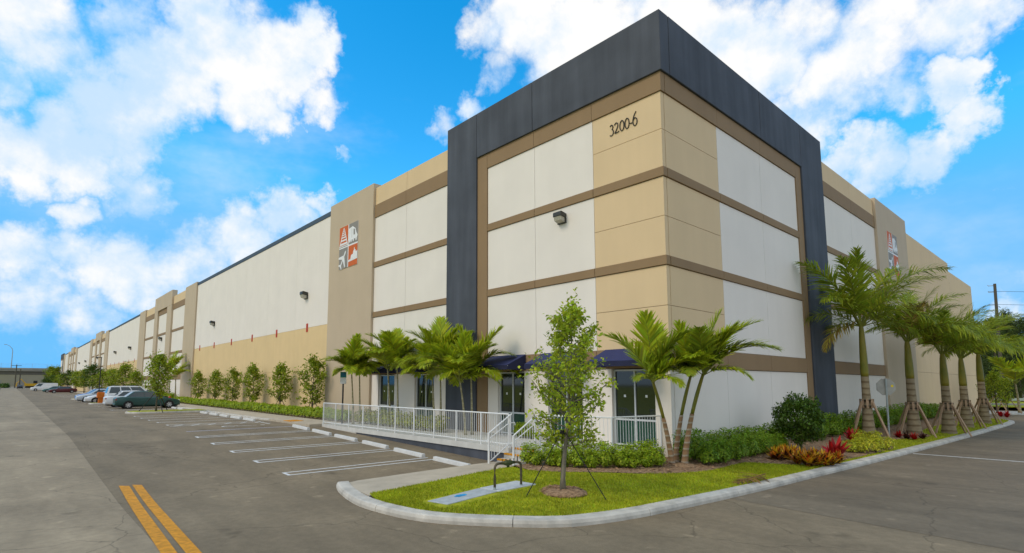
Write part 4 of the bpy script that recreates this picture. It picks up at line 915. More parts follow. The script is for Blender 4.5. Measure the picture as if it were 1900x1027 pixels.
for i, ((px, py), hh) in enumerate(RP):
    p = onz(px, py, -.28); loc = (p.x, p.y, lawn_z(p.x, p.y)); ppm = pxm(p)
    rr = random.Random(300+i)
    if i == 0:
        fr = [(0, azr(-.2, .3), .86), (10, azr(1, 0.05), 1.18), (8, azr(1, -.4), 1.05), (8, azr(-1, .2), 1.0), (9, azr(-.8, .7), .88), (2, azr(-.9, .55), .82), (3, azr(-1, -.1), .7), (3, azr(.7, .9), .68), (5, azr(.9, -.6), .85), (6, azr(-1, .3), .62), (2, azr(.15, 1), .7), (4, azr(-.2, -1), .7), (10, azr(1, .45), .9), (1, azr(-.4, -1), .9), (4, azr(.9, .2), .62)]
        hts = (812-600)/ppm
        royal(loc, hts*.54, hts*.46, .30, rlab[i], fr, 1.66)
    else:
        fr = [(rr.choice([1, 8, 8, 2, 3, 10, 7, 5, 9, 3]), k*2.399+rr.uniform(-.3, .3), rr.uniform(.75, 1.05)) for k in range(10)]
        fr += [(1, azr(1, .1), 1.1), (0, azr(.3, .2), .85), (2, azr(-1, .3), 1.0), (3, azr(.2, 1), 1.0), (3, azr(1, .5), 1.0)]
        ytop = [0, 628, 650, 660, 652][i]; hts = (py-ytop)/ppm
        royal(loc, hts*.60, hts*.40, (0, .34, .34, .35, .36)[i], rlab[i], fr, (0, 1.35, 1.3, 1.4, 1.5)[i])
    t = thing('palm_brace', ['timber props round the nearest royal palm', 'timber props round the second royal palm', 'timber props round the third royal palm', 'timber props round the fourth royal palm', 'timber props round the farthest royal palm'][i], 'tree prop', loc, 0, 'timber props of the royal palms')
    hb = 1.42 if i else 1.55
    for k, a in enumerate((azr(.35, 1), azr(1, -.1), azr(-1, .3), azr(-.2, -1))):
        f = Vector((math.cos(a)*.95, math.sin(a)*.95, -.06)); f.z += lawn_z(p.x+f.x, min(-.05, p.y+f.y))-loc[2]; tp_ = Vector((math.cos(a)*.27, math.sin(a)*.27, hb)); q = (tp_-f); 
        mb = MB(); n1 = Vector((-math.sin(a), math.cos(a), 0))*.045; n2 = q.cross(n1).normalized()*.02
        mb.v += [tuple(v) for v in (f-n1-n2, f+n1-n2, f+n1+n2, f-n1+n2, tp_-n1-n2, tp_+n1-n2, tp_+n1+n2, tp_-n1+n2)]; mb.f += [(3,2,1,0),(4,5,6,7),(0,1,5,4),(1,2,6,5),(2,3,7,6),(3,0,4,7)]; mb.build('prop', STAKE, t)
    for k in range(9):
        a = k*math.pi*2/9; mb = MB(); mb.box(-.012, .012, -.045, .045, -.2, .2); link('batten', mb.mesh('batten', STAKE), t, (math.cos(a)*.262, math.sin(a)*.262, hb-.08), (0, 0, a))
    for dz in (-.2, .06):
        mb = MB(); mb.lathe([(.278, hb+dz), (.278, hb+dz+.03)], 14); mb.build('strap', STRAP, t)
# slim palms (three on the lawn corner, eight before the storefront)
SF = [frond_mesh(1.65, e0, e1, .60, 66, 400+k, mm, d_, v_, .05, 0, .3, .3) for k, (e0, e1, d_, v_, mm) in enumerate([(84, 58, .14, .3, FRONDY), (66, 10, .28, .35, FRONDY), (50, -25, .45, .3, FRONDY), (70, 36, .25, .35, FRONDY), (30, -55, .6, .2, FRONDY), (58, -25, .45, .25, FROND), (74, 20, .35, .3, FROND), (40, -48, .6, .15, FROND)])]
def slim_palm(base, topv, label, fr, r0=.10, group='', s=1.0, shaft=.75, bare=.62, tm=None):
    t = thing('slim_palm', label, 'palm', base, 0, group); b = Vector((0, 0, 0)); tv = Vector(topv); mid = Vector((tv.x*.25, tv.y*.25, tv.z*.5))
    c = lambda f: b*(1-f)**2+mid*2*f*(1-f)+tv*f*f
    ks = [k/16 for k in range(17)]; mb = MB(); nb_ = int(16*bare)
    mb.tube([c(f)-Vector((0, 0, .06 if f == 0 else 0)) for f in ks[:nb_+1]], [r0*(1-.42*min(1, f*1.5))*(1.35 if f == 0 else 1) for f in ks[:nb_+1]], 10); mb.build('trunk', tm or TRUNKG, t, smooth=True)
    r1 = r0*.56
    mb = MB(); mb.tube([c(f) for f in ks[nb_:]], [r1*1.02*(1+.12*math.sin((f-bare)/(1-bare)*3.1)-.25*max(0, (f-bare)/(1-bare)) ) for f in ks[nb_:]], 10); mb.build('crownshaft', SHAFT if tm is None else TRUNKS, t, smooth=True)
    for (k, az, sc_) in fr: frond(t, SF[k], tuple(tv-Vector((0, 0, .05))), az, s*sc_)
    return t
pc = onz(1262, 868, -.3); PC = Vector((pc.x, pc.y, lawn_z(pc.x, pc.y)))
def toward_px(px, py, base, depth=0):      # vector from base to a pixel at the base's own distance
    d = ray(px, py); q = CAM+d*((Vector(base)-CAM).dot(fw)+depth)/d.dot(fw); return q-Vector(base)
GP = 'three slim palms on the corner lawn'
bA = PC+rt0*-.22; slim_palm(bA, toward_px(1211, 708, bA), 'slim ringed palm leaning left, leftmost of the corner trio', [(1, azr(-1, .2), 1.15), (0, azr(-.2, .3), 1.15), (3, azr(.6, .2), .95), (2, azr(.9, .6), .95), (4, azr(.4, .9), .7), (6, azr(.2, -1), .9), (6, azr(.5, .5), 1.05), (5, azr(1, -.1), .85), (0, azr(.4, -.4), 1.0), (7, azr(-.7, .7), .6)], .085, GP, 1.06)
bB = PC+rt0*.0+Vector((.12, .22, 0)); slim_palm(bB, toward_px(1281, 700, bB), 'slim palm standing behind, middle of the corner trio', [(3, azr(-.6, -.3), .95), (6, azr(.2, -.6), .95), (5, azr(-.9, .2), .9), (7, azr(-.3, .8), .8), (2, azr(.9, -.5), .85), (0, azr(-.3, .2), .95), (6, azr(.6, .5), .95), (5, azr(.4, .9), .75), (7, azr(-.9, .5), .75)], .085, GP, 1.06)
bC = PC+rt0*.12; slim_palm(bC, toward_px(1305, 694, bC), 'slim palm leaning right with a long drooping frond, rightmost of the corner trio', [(0, azr(.5, .1), 1.1), (1, azr(1, .1), 1.32), (2, azr(1, .2), 1.3), (1, azr(1, -.35), 1.25), (5, azr(1, .45), 1.15), (6, azr(-.3, .6), .95), (4, azr(.8, .7), .8), (2, azr(-.6, .8), .85), (3, azr(.7, .4), 1.0), (7, azr(-.9, -.2), .8)], .095, GP, 1.06)
mb = MB(); mb.lathe([(.5, -.02), (.4, .03), (.2, .06), (.0005, .07)], 20); struct(mb.build('mulch_ring', MULCH, None, tuple(PC), True), 'mulch mound at the foot of the palm trio')
pos = [(655, 668, 652, 672), (667, 664, 667, 675), (724, 640, 719, 668), (738, 628, 737, 660), (806, 640, 801, 672), (818, 634, 817, 660), (864, 650, 853, 690), (876, 650, 874, 680)]
GQ = 'slim palms planted before the storefront'
for i, (xb, ytop, xt, yc) in enumerate(pos):
    xp = (-2.1, -1.7, -1.1, -.9, -1.1, -.9, -1.5, -1.2)[i]; b = onx(xb, 790, xp); b.z = 0
    tv = toward_px(xt, yc+16, b); rr = random.Random(500+i); k0 = rr.uniform(0, 6)
    fr = [([0, 3, 6][j % 3] if j < 2 else rr.choice([1, 2, 2, 5, 7, 4, 4]), k0+j*2.399, rr.uniform(.75, 1.1)) for j in range(11)]
    fr += [(rr.choice([1, 2]), azr(-1, .3), 1.0), (rr.choice([1, 5]), azr(1, .3), 1.0)]
    slim_palm(b, tv, f'slim palm before the storefront, {ORD[i]} from the left', fr, .06, GQ, (1.08 if i < 2 else 1.32), bare=.80, tm=TRUNKS)
# fallen frond on the lawn
p = onz(1420, 884, -.36); fl = thing('fallen_frond', 'dry brown palm frond lying on the lawn edge', 'palm frond', (p.x, p.y, lawn_z(p.x, p.y)+.09)); q = onz(1352, 900, -.36)
fm = frond_mesh(1.55, -1, -4, .5, 34, 77, DRY, .10, .05, .035, 0, .2, .35); o = link('leaflets', fm[1], fl, (0, 0, 0), (0, 0, math.atan2(q.y-p.y, q.x-p.x))); link('rachis', fm[0], o); fm[0].materials[0] = DRY

# ------------------------------------------------------------------ backflow pipes, pads, signs
def slabz(mb, P, h):
    n = len(P); mb.v += [(v.x, v.y, lawn_z(v.x, v.y)-.1) for v in P]+[(v.x, v.y, lawn_z(v.x, v.y)+h) for v in P]
    mb.f += [tuple(range(n-1, -1, -1)), tuple(range(n, 2*n))]+[(k, (k+1) % n, n+(k+1) % n, n+k) for k in range(n)]
a, b = onz(918, 914, -.34), onz(967, 908, -.34); zp = lawn_z(a.x, a.y)-.015
mb = MB(); P = [onz(890, 912.5, -.37), onz(925, 918.5, -.37), onz(995, 909, -.37), onz(958, 902.5, -.37)]; slabz(mb, P, .02); o = mb.build('concrete_pad', PAD); bevel(o, .01); tag(o, 'pale concrete pad under the bronze pipe loop', 'concrete pad')
mb = MB(); P = [onz(793, 930, -.37), onz(830, 936, -.37), onz(923, 918.6, -.37), onz(888, 912.8, -.37)]; slabz(mb, P, .014); o = mb.build('meter_box_lid', mat('meter_lid', (.40, .43, .44), .7, .15, 8, .1)); bevel(o, .008); tag(o, 'grey utility box lid with a blue paint mark in the lawn', 'utility lid')
mb = MB(); c = onz(855, 923.5, -.37)
for (dx, dy, l, w) in ((0, 0, .16, .022), (.03, .05, .12, .018), (-.02, -.05, .10, .016), (.06, -.01, .05, .06)): zq_ = lawn_z(c.x, c.y)+.014; mb.box(c.x+dx-l, c.x+dx+l, c.y+dy-w, c.y+dy+w, zq_-.004, zq_+.008+dx*.02)
mb.build('paint_mark', mat('blue_spray_paint', (.03, .33, .62), .7, .3, 12), o)
pp = thing('backflow_pipe', 'bronze backflow pipe loop standing on the pale pad', 'pipe', (a.x, a.y, zp+.035)); bb = Vector((b.x-a.x, b.y-a.y, 0)); u = bb.normalized()
h = .56
mb = MB(); mb.tube([(0, 0, -.01), (0, 0, h*.5), (0, 0, h-.10)]+[tuple(u*(.10-.10*math.cos(R(q)))+Vector((0, 0, h-.10+.10*math.sin(R(q))))) for q in (30, 60, 90)]+[tuple(u*.2+Vector((0, 0, h)))], .029, 10); mb.build('riser', PIPE, pp, smooth=True)
mb = MB(); mb.tube([tuple(bb+Vector((0, 0, -.01))), tuple(bb+Vector((0, 0, h*.5))), tuple(bb+Vector((0, 0, h-.10)))]+[tuple(bb-u*(.10-.10*math.cos(R(q)))+Vector((0, 0, h-.10+.10*math.sin(R(q))))) for q in (30, 60, 90)]+[tuple(bb-u*.2+Vector((0, 0, h)))], .029, 10); mb.build('riser', PIPE, pp, smooth=True)
mb = MB(); mb.tube([tuple(u*.19+Vector((0, 0, h))), tuple(bb-u*.19+Vector((0, 0, h)))], .034, 10); mb.build('valve_pipe', PIPEG, pp, smooth=True)
mb = MB(); c = bb*.5+Vector((0, 0, h)); mb.tube([tuple(c-u*.12), tuple(c-u*.06), tuple(c+u*.06), tuple(c+u*.12)], [.04, .062, .062, .04], 10); mb.tube([tuple(c), tuple(c-Vector((0, 0, .10)))], [.05, .028], 8); mb.build('check_valve', PIPEG, pp, smooth=True)
for f in (.28, .42, .58, .72):
    mb = MB(); q = bb*f+Vector((0, 0, h)); mb.tube([tuple(q), tuple(q+Vector((0, 0, .075)))], .009, 6); mb.box(q.x-.018, q.x+.018, q.y-.010, q.y+.010, q.z+.07, q.z+.085); mb.build('test_cock', PIPE, pp)
mb = MB(); q = bb*.86+Vector((0, 0, h)); mb.tube([tuple(q), tuple(q+Vector((0, 0, .13)))], .011, 6); mb.build('handle', BLACKM, pp)
for q in (Vector((0, 0, 0)), bb):
    mb = MB(); mb.lathe([(.034, 0), (.034, .05)], 12, tuple(q)); mb.build('collar', GALV, pp)
# stop sign seen from behind
p = onz(1650, 810, -.27); zz = lawn_z(p.x, p.y); ss = thing('stop_sign', 'back of an octagonal stop sign on a steel post', 'sign', (p.x, p.y, zz)); top = toward_px(1644.5, 707, (p.x, p.y, zz)); lean = (top.x/top.z*.6, top.y/top.z*.6)
mb = MB(); mb.tube([(0, 0, -.1), (lean[0]*1.2, lean[1]*1.2, 1.2), (lean[0]*2.62, lean[1]*2.62, 2.62)], .038, 8); mb.build('post', GALV, ss)
yw = math.atan2(CAM.y-p.y, CAM.x-p.x)+R(18)
mb = MB(); mb.prism([(.40*math.cos(R(22.5+45*k)), .40*math.sin(R(22.5+45*k))) for k in range(8)], 'z', -.004, .004); ob = mb.build('plate', SIGNB, ss, (lean[0]*2.28-.045*math.cos(yw)*-1*-1, lean[1]*2.28-.045*math.sin(yw), 2.24)); ob.rotation_euler = Matrix(((-math.sin(yw), 0, math.cos(yw)), (math.cos(yw), 0, math.sin(yw)), (0, 1, 0))).to_euler()
mb = MB(); mb.box(.20, .29, -.01, .09, .0045, .006); mb.build('sticker', YSTICK, ob)
for dy in (-.18, .2): mb = MB(); mb.lathe([(.012, .004), (.012, .02)], 8, (0, dy, 0)); mb.build('bolt', GALV, ob)
mb = MB(); mb.prism([(.385*math.cos(R(22.5+45*k)), .385*math.sin(R(22.5+45*k))) for k in range(8)], 'z', -.0062, -.0045); mb.build('front_face', mat('stop_red', (.5, .02, .02), .5, .05), ob)
# accessible parking sign behind the railing
ps = thing('parking_sign', 'small teal and white parking sign on a black post behind the railing', 'sign', (-2.4, 17.4, 0))
mb = MB(); mb.box(-.03, .03, -.03, .03, -.0, 2.2); mb.build('post', BLACKM, ps)
yw2 = math.atan2(CAM.y-17.4, CAM.x+2.4)
for z0, z1, m, nm in ((2.38, 2.68, mat('sign_teal', (.02, .25, .21), .5, .05), 'sign_plate'), (2.06, 2.37, SWHITE, 'lower_plate')):
    mb = MB(); mb.box(.035, .045, -.155, .155, z0, z1); o = mb.build(nm, m, ps); o.rotation_euler = (0, 0, yw2)
mb = MB(); mb.box(.046, .048, -.10, .10, 2.44, 2.62); o = mb.build('symbol_panel', mat('sign_blue', (.03, .18, .32), .5, .05), ps); o.rotation_euler = (0, 0, yw2)

# ------------------------------------------------------------------ vehicles
TYRE = mat('tyre_rubber', (.015, .015, .015), .8); RIM = mat('wheel_rim', (.55, .55, .56), .35, .05, spec=.6, metal=.4); CGLASS = mat('car_glass', (.02, .035, .035), .05, .2, 2, spec=.8); TAIL = mat('tail_lamp', (.35, .012, .012), .3); HEADL = mat('head_lamp', (.7, .7, .68), .15, .05, spec=.7); TRIM = mat('car_trim', (.02, .02, .022), .6)
def carpaint(n, c): return mat('car_paint_'+n, c, .28, .03, 1, spec=.6, metal=.15)
def car(name, label, paint, x_rear, y, yaw, kind='sedan', L=4.8, W=1.8, H=1.46, z=None, cat='car'):
    """built nose towards +x, then turned by yaw about its middle"""
    z = g(y) if z is None else z; cx = x_rear
    t = thing(name, label, cat, (cx, y, z), yaw)
    hw = W/2
    if kind == 'sedan': st = [(0, .42, .58, .74), (.02, .28, .64, .88), (.10, .24, .685, .97), (.22, .22, .68, 1), (.45, .2, .665, 1), (.70, .2, .65, 1), (.82, .2, .60, .985), (.93, .22, .53, .93), (.985, .26, .45, .82), (1.0, .32, .40, .70)]; cab = [(.13, .62), (.27, .985), (.36, 1.0), (.52, 1.0), (.60, .97), (.76, .62)]
    elif kind == 'suv': st = [(0, .36, .60, .86), (.02, .26, .62, .95), (.2, .22, .62, 1), (.45, .2, .61, 1), (.72, .2, .60, 1), (.86, .2, .585, .985), (.96, .24, .53, .92), (1.0, .3, .44, .8)]; cab = [(.0, .60), (.035, .95), (.12, 1.0), (.5, 1.0), (.585, .97), (.74, .59)]
    else: st = [(0, .30, .56, .92), (.02, .2, .56, .98), (.3, .17, .56, 1), (.7, .17, .55, 1), (.86, .17, .52, .99), (.96, .18, .44, .94), (1, .22, .36, .84)]; cab = [(.0, .55), (.01, .97), (.1, 1.0), (.62, 1.0), (.74, .93), (.88, .53)]
    mb = MB(); n = 9
    for (f, zb_, zt_, wf) in st:
        x = (f-.5)*L; w = hw*wf; zb2, zt2 = zb_*.8 if kind == 'van' else zb_, zt_*H
        sec = [(w*.80, zb2), (w*.97, zb2+.10), (w, zb2+.28), (w*.985, zt2-.07), (w*.93, zt2)]
        row = [(x, -a, b) for a, b in sec]+[(x, a, b) for a, b in reversed(sec)]; n = len(row); mb.v += row
    for k in range(len(st)-1):
        for j in range(n): q = k*n; mb.f.append((q+j, q+(j+1) % n, q+n+(j+1) % n, q+n+j))
    mb.f += [tuple(range(n)), tuple(range((len(st)-1)*n, len(st)*n))]
    bevel(mb.build('body', paint, t, smooth=True), .02)
    # cabin shell
    wb_, wr = hw*.925, hw*.74 if kind != 'van' else hw*.84
    def cw(zf): return wb_+(wr-wb_)*max(0, min(1, (zf-cab[0][1])/(1-cab[0][1])))
    mb = MB(); k = len(cab)
    for s in (-1, 1): mb.v += [((f-.5)*L, s*cw(zf), zf*H) for f, zf in cab]
    mb.f += [tuple(range(k)), tuple(range(2*k-1, k-1, -1))]+[(j, k+j, k+(j+1) % k, (j+1) % k) for j in range(k)]
    bevel(mb.build('cabin', paint, t), .03)
    # side glass, cut by pillars
    lo, hi = cab[0][1]+.035, .945
    def xat(side, zf):
        if side == 'r': (f0, z0), (f1, z1) = cab[0], cab[1]
        else: (f0, z0), (f1, z1) = cab[-1], cab[-2]
        return f0+(f1-f0)*min(1, (zf-z0)/(z1-z0))
    cuts = {'sedan': [(.02, .46), (.475, .98)], 'suv': [(.02, .30), (.33, .60), (.63, .97)], 'van': [(.74, .98)]}[kind]
    for s in (-1, 1):
        for (c0, c1) in cuts:
            def P(c, zf):
                a, b = xat('r', zf)+.018, xat('f', zf)-.018; return ((a+(b-a)*c-.5)*L, s*(cw(zf)+.006), zf*H)
            mb = MB(); mb.poly([P(c0, lo), P(c1, lo), P(c1, hi), P(c0, hi)]); mb.build('side_window', CGLASS, t)
            if kind != 'van':
                q = P(c0+.05 if True else c0, lo); mb = MB(); mb.box(q[0], q[0]+.16, s*hw*.985-.012, s*hw*.985+.012, H*.555, H*.575); mb.build('door_handle', paint, t)
        # mirrors
        q = ((xat('f', lo)-.06-.5)*L, s*(cw(lo)+.09), (lo+.04)*H); mb = MB(); mb.box(q[0]-.06, q[0]+.06, q[1]-.08, q[1]+.08, q[2]-.05, q[2]+.06); bevel(mb.build('mirror', paint, t), .02)
    for side, (i, j) in (('rear_window', (0, 1)), ('windscreen', (-1, -2))):
        (f0, z0), (f1, z1) = cab[i], cab[j]
        if kind == 'van' and side == 'rear_window': continue
        sg = -1 if i == 0 else 1; A = [(f0+(f1-f0)*u, z0+(z1-z0)*u) for u in (.10, .93)]
        mb = MB(); mb.poly([((A[0][0]-.5)*L+sg*.012, -cw(A[0][1])*.92, A[0][1]*H+.008), ((A[0][0]-.5)*L+sg*.012, cw(A[0][1])*.92, A[0][1]*H+.008), ((A[1][0]-.5)*L+sg*.012, cw(A[1][1])*.9, A[1][1]*H+.008), ((A[1][0]-.5)*L+sg*.012, -cw(A[1][1])*.9, A[1][1]*H+.008)]); mb.build(side, CGLASS, t)
    rw = .325 if kind == 'sedan' else .36
    for fx in (.19, .815):
        for s in (-1, 1):
            c = ((fx-.5)*L, s*(hw-.10), rw)
            mb = MB(); mb.lathe([(rw*1.15, -.005), (rw*1.15, .005)], 20, ((fx-.5)*L, s*(hw+.004), rw+.01), 'y'); mb.build('wheel_arch', TRIM, t)
            w = bpy.data.objects.new('wheel', None); col.objects.link(w); w.parent = t; w.location = c
            mb = MB(); mb.lathe([(rw*.62, -.10), (rw*.94, -.10), (rw, -.07), (rw, .07), (rw*.94, .118), (rw*.62, .118)], 22, (0, 0, 0), 'y'); 
            if s < 0: mb.v = [(a, -b, c_) for a, b, c_ in mb.v]
            mb.build('tyre', TYRE, w, smooth=False)
            mb = MB(); mb.lathe([(.02, .122), (rw*.16, .128), (rw*.2, .119)], 12, (0, 0, 0), 'y')
            for q in range(7):
                a = q*2*math.pi/7; ca, sa = math.cos(a), math.sin(a); i0 = len(mb.v); hw2 = .034
                for (r_, d_) in ((rw*.12, .121), (rw*.64, .1215)): mb.v += [(r_*ca-hw2*1.5*sa*(r_/rw+.3), d_, r_*sa+hw2*1.5*ca*(r_/rw+.3)), (r_*ca+hw2*1.5*sa*(r_/rw+.3), d_, r_*sa-hw2*1.5*ca*(r_/rw+.3))]
                mb.f.append((i0, i0+1, i0+3, i0+2))
            if s < 0: mb.v = [(a, -b, c_) for a, b, c_ in mb.v]
            mb.build('rim', RIM, w)
    zl = .50*H if kind == 'sedan' else .52*H
    for s in (-1, 1):
        mb = MB(); mb.box(-L/2+.01, -L/2+.28, s*hw*.66-.16, s*hw*.66+.19*1, zl-.02, zl+.13) if s > 0 else mb.box(-L/2+.01, -L/2+.28, s*hw*.66-.19, s*hw*.66+.16, zl-.02, zl+.13); bevel(mb.build('tail_lamp', TAIL, t), .03)
        mb = MB(); mb.box(L/2-.34, L/2-.05, s*hw*.60-.16, s*hw*.60+.16, .40*H, .40*H+.14); bevel(mb.build('headlight', HEADL, t), .03)
    mb = MB(); mb.box(-L/2-.03, -L/2+.10, -hw*.72, hw*.72, .30, .47); bevel(mb.build('bumper', paint, t), .04)
    mb = MB(); mb.box(L/2-.10, L/2+.02, -hw*.62, hw*.62, .26, .42); bevel(mb.build('bumper', paint, t), .04)
    mb = MB(); mb.box(-L/2+.2, L/2-.2, -hw*.7, hw*.7, .16, .30); mb.build('underside', TRIM, t)
    if kind == 'suv':
        for s in (-1, 1):
            mb = MB(); mb.tube([(-L*.42, s*hw*.62, H*1.0), (-L*.40, s*hw*.62, H*1.035), (L*.02, s*hw*.62, H*1.035), (L*.04, s*hw*.62, H*1.0)], .018, 6); mb.build('roof_rail', TRIM, t)
    return t
CWHITE = carpaint('white', (.72, .73, .74)); CGREEN = carpaint('green', (.022, .075, .068)); CSILV = carpaint('silver', (.50, .54, .58)); CBLUE = carpaint('blue', (.08, .16, .40)); CRED = carpaint('maroon', (.10, .014, .018)); CBLACK = carpaint('black', (.02, .02, .024)); CGREY = carpaint('grey', (.2, .21, .22)); CTEAL = carpaint('teal', (.06, .16, .15))
car('parked_sedan', 'dark green sedan parked nose to the sidewalk behind the grass island', CGREEN, -6.3, 47.3, 0, 'sedan', 4.95, 1.82, 1.5)
car('parked_sedan', 'white sedan parked right behind the dark green sedan', CWHITE, -6.6, 51.4, 0, 'sedan', 4.9, 1.82, 1.5)
car('parked_suv', 'boxy white sport utility vehicle with roof rails behind the white sedan', CWHITE, -5.9, 56.5, 0, 'suv', 5.0, 1.95, 1.92, cat='suv')
car('parked_sedan', 'white sedan nosed out by the orange hydrant marker', CWHITE, -7.1, 63.4, math.pi, 'sedan', 4.8, 1.8, 1.45)
car('parked_sedan', 'silver sedan nosed out towards the road at the left of the near group', CSILV, -7.3, 70.0, math.pi, 'sedan', 4.9, 1.82, 1.5)
car('parked_sedan', 'blue sedan mostly hidden behind the silver sedan', CBLUE, -7.0, 76.0, math.pi, 'sedan', 4.8, 1.82, 1.5)
car('parked_sedan', 'black sedan with its dark roof showing between the white cars', CBLACK, -4.6, 59.9, 0, 'sedan', 4.8, 1.82, 1.5)
car('parked_sedan', 'maroon sedan in the far row of stalls', CRED, -6.4, 150.0, math.pi, 'sedan', 5.2, 1.85, 1.5)
car('parked_sedan', 'dark teal sedan just beyond the maroon one', CTEAL, -7.2, 163.0, math.pi, 'sedan', 5.0, 1.85, 1.5)
car('parked_van', 'long white van in the far row before the overpass', CWHITE, -8.2, 195.0, math.pi, 'van', 6.2, 2.1, 2.3, cat='van')
car('driving_car', 'small dark car driving on the road towards the overpass', CBLACK, -12.6, 300.0, math.pi/2, 'sedan', 4.7, 1.85, 1.6)
car('parked_sedan', 'grey car at the left edge beyond the road', CGREY, -20.5, 215.0, R(70), 'sedan', 4.8, 1.85, 1.5)
car('parked_sedan', 'pale car behind the grey one at the left edge', CSILV, -19.6, 226.0, R(70), 'sedan', 4.8, 1.85, 1.5)

# ------------------------------------------------------------------ parking islands
def island(x0, x1, y0, y1, label):
    pts = []
    cy = (y0+y1)/2; r = (y1-y0)/2
    for k in range(9): a = R(90+180*k/8); pts.append(Vector((x0+r+r*math.cos(a), cy+r*math.sin(a))))
    path = [Vector((x1, y1))]+pts+[Vector((x1, y0))]
    rt_ = bpy.data.objects.new('island_kerb', None); col.objects.link(rt_); struct(rt_, label+' kerb'); fine = []
    for a, b in zip(path, path[1:]):
        n = max(1, int((b-a).length/.6)); fine += [a.lerp(b, j/n) for j in range(n)]
    kerb(fine+[path[-1]], rt_, 8, .16, .13)
    mb = MB(); mb.prism([(p.x, p.y) for p in [Vector((x1, y1-.12))]+[c+(Vector((x0+r, cy))-c).normalized()*.14 for c in pts]+[Vector((x1, y0+.12))]], 'z', -.25, .045); struct(mb.build('island_grass', GRASSM), label+' turf')
island(-9.2, -4.0, 36.6, 39.2, 'grass parking island in front of the green sedan'); island(-9.3, -4.0, 60.9, 62.3, 'grass parking island with the light pole'); island(-9.3, -4.0, 82.5, 85.0, 'far grass parking island before the far row')

# ------------------------------------------------------------------ more trees down the lot
FT = [tree_parts(5.0, 1.3, lambda t: (1.0+1.6*t if t < .35 else 1.6*(1-(t-.35)/.72)**.7+.15), 34, 600+k, .21, 12, .08, leafm=[LEAFM, LEAFM, LEAFD][k], spread=.42, bark=BARKD) for k in range(3)]
def far_tree(px, py, ytop, label, v, wx=1.0, zb_=-.1, rz=None):
    p = onz(px, py, zb_); s = (py-ytop+5)/pxm(p)/5.0; wx *= 1.22; put_tree(FT[v], (p.x, p.y, zb_), label, group='trees down the parking lot', rz=rng.uniform(0, 6) if rz is None else rz, s=(s*wx, s*wx, s)); return p
p = far_tree(290, 763, 662, 'leafy tree staked on the grass island in front of the parked cars', 0, .78, .045)
p = onz(290, 763, .045); brace((p.x, p.y, .045), 'dark stakes of the tree on the near grass island', 1.5, 1.15, 3, BLACKM, .03, R(160), .1)
for (px, py, yt, v, wx, lab) in [(338, 742, 688, 1, 1.1, 'round green tree by the wall left of the staked wall trees'), (352, 744, 694, 0, .9, 'small tree beside the first staked wall trees'), (228, 741, 681, 1, 1.0, 'dark topped tree above the white sport utility vehicle'), (250, 742, 694, 0, 1.0, 'light green tree between the parked cars and the second pilaster'), (206, 736, 690, 0, 1.0, 'tree behind the light pole'), (188, 735, 694, 1, 1.1, 'tree left of the light pole'), (170, 733, 681, 2, 1.0, 'tall tree above the silver sedan'), (155, 730, 690, 1, 1.1, 'tree left of the tall one above the silver sedan'), (140, 728, 694, 0, 1.1, 'tree beyond the maroon sedan'), (125, 727, 692, 2, .9, 'slender tree beside the maroon sedan'), (112, 725, 700, 1, 1.3, 'bushy tree at the far end of the building'), (98, 723, 702, 2, 1.4, 'dark tree before the overpass, right of the van'), (86, 722, 706, 2, 1.5, 'low dark tree above the white van'), (103, 722, 686, 1, .9, 'tree rising in front of the overpass deck'), (92, 722, 685, 0, .8, 'thin tree in front of the overpass deck')]:
    far_tree(px, py, yt, lab, v, wx)
b = onx(313, 742, -1.6); b.z = 0; slim_palm(b, toward_px(316, 690, b), 'slim bright palm beside the second pilaster', [(0, .3, 1.3), (1, azr(-1, .3), 1.3), (1, azr(1, .3), 1.3), (2, azr(.3, 1), 1.3), (3, azr(.5, -.5), 1.3), (5, azr(-.5, -.5), 1.3)], .1, GQ, 1.2, bare=.8, tm=TRUNKS)
b = onx(325, 742, -1.4); b.z = 0; slim_palm(b, toward_px(326, 700, b), 'slim palm just right of the bright palm at the second pilaster', [(1, .3, 1.2), (1, azr(-1, .3), 1.2), (2, azr(1, .3), 1.2), (2, azr(.3, 1), 1.2), (3, azr(.5, -.5), 1.2)], .1, GQ, 1.1, bare=.8, tm=TRUNKS)

# ------------------------------------------------------------------ light pole, orange hydrant marker
p = onz(182, 747.5, .03); lp = thing('light_pole', 'thin black light pole on the second grass island', 'light pole', (p.x, p.y, .04)); hp = (747.5-664)/pxm(p)
mb = MB(); mb.tube([(0, 0, -.05), (0, 0, hp)], [.055, .04], 8); mb.build('pole', BLACKM, lp)
mb = MB(); mb.lathe([(.2, -.03), (.2, .25), (.1, .32)], 12); mb.build('base', BLACKM, lp)
mb = MB(); mb.box(-.3, .05, -.10, .10, hp-.02, hp+.05); bevel(mb.build('lamp_head', BLACKM, lp), .02)
p = onz(186, 748, .03); oh = thing('orange_marker', 'orange utility pedestal standing by the light pole', 'pedestal', (p.x, p.y, .035)); oh.scale = (.75, .75, .85); OR = mat('orange_plastic', (.62, .16, .012), .6, .1)
mb = MB(); mb.box(-.28, .28, -.3, .3, -.02, .62); bevel(mb.build('base', OR, oh), .03); mb = MB(); mb.box(-.46, .46, -.42, .42, .62, 1.25); bevel(mb.build('box', OR, oh), .05); mb = MB(); mb.box(-.38, .38, -.36, .36, 1.25, 1.33); bevel(mb.build('lid', OR, oh), .02)
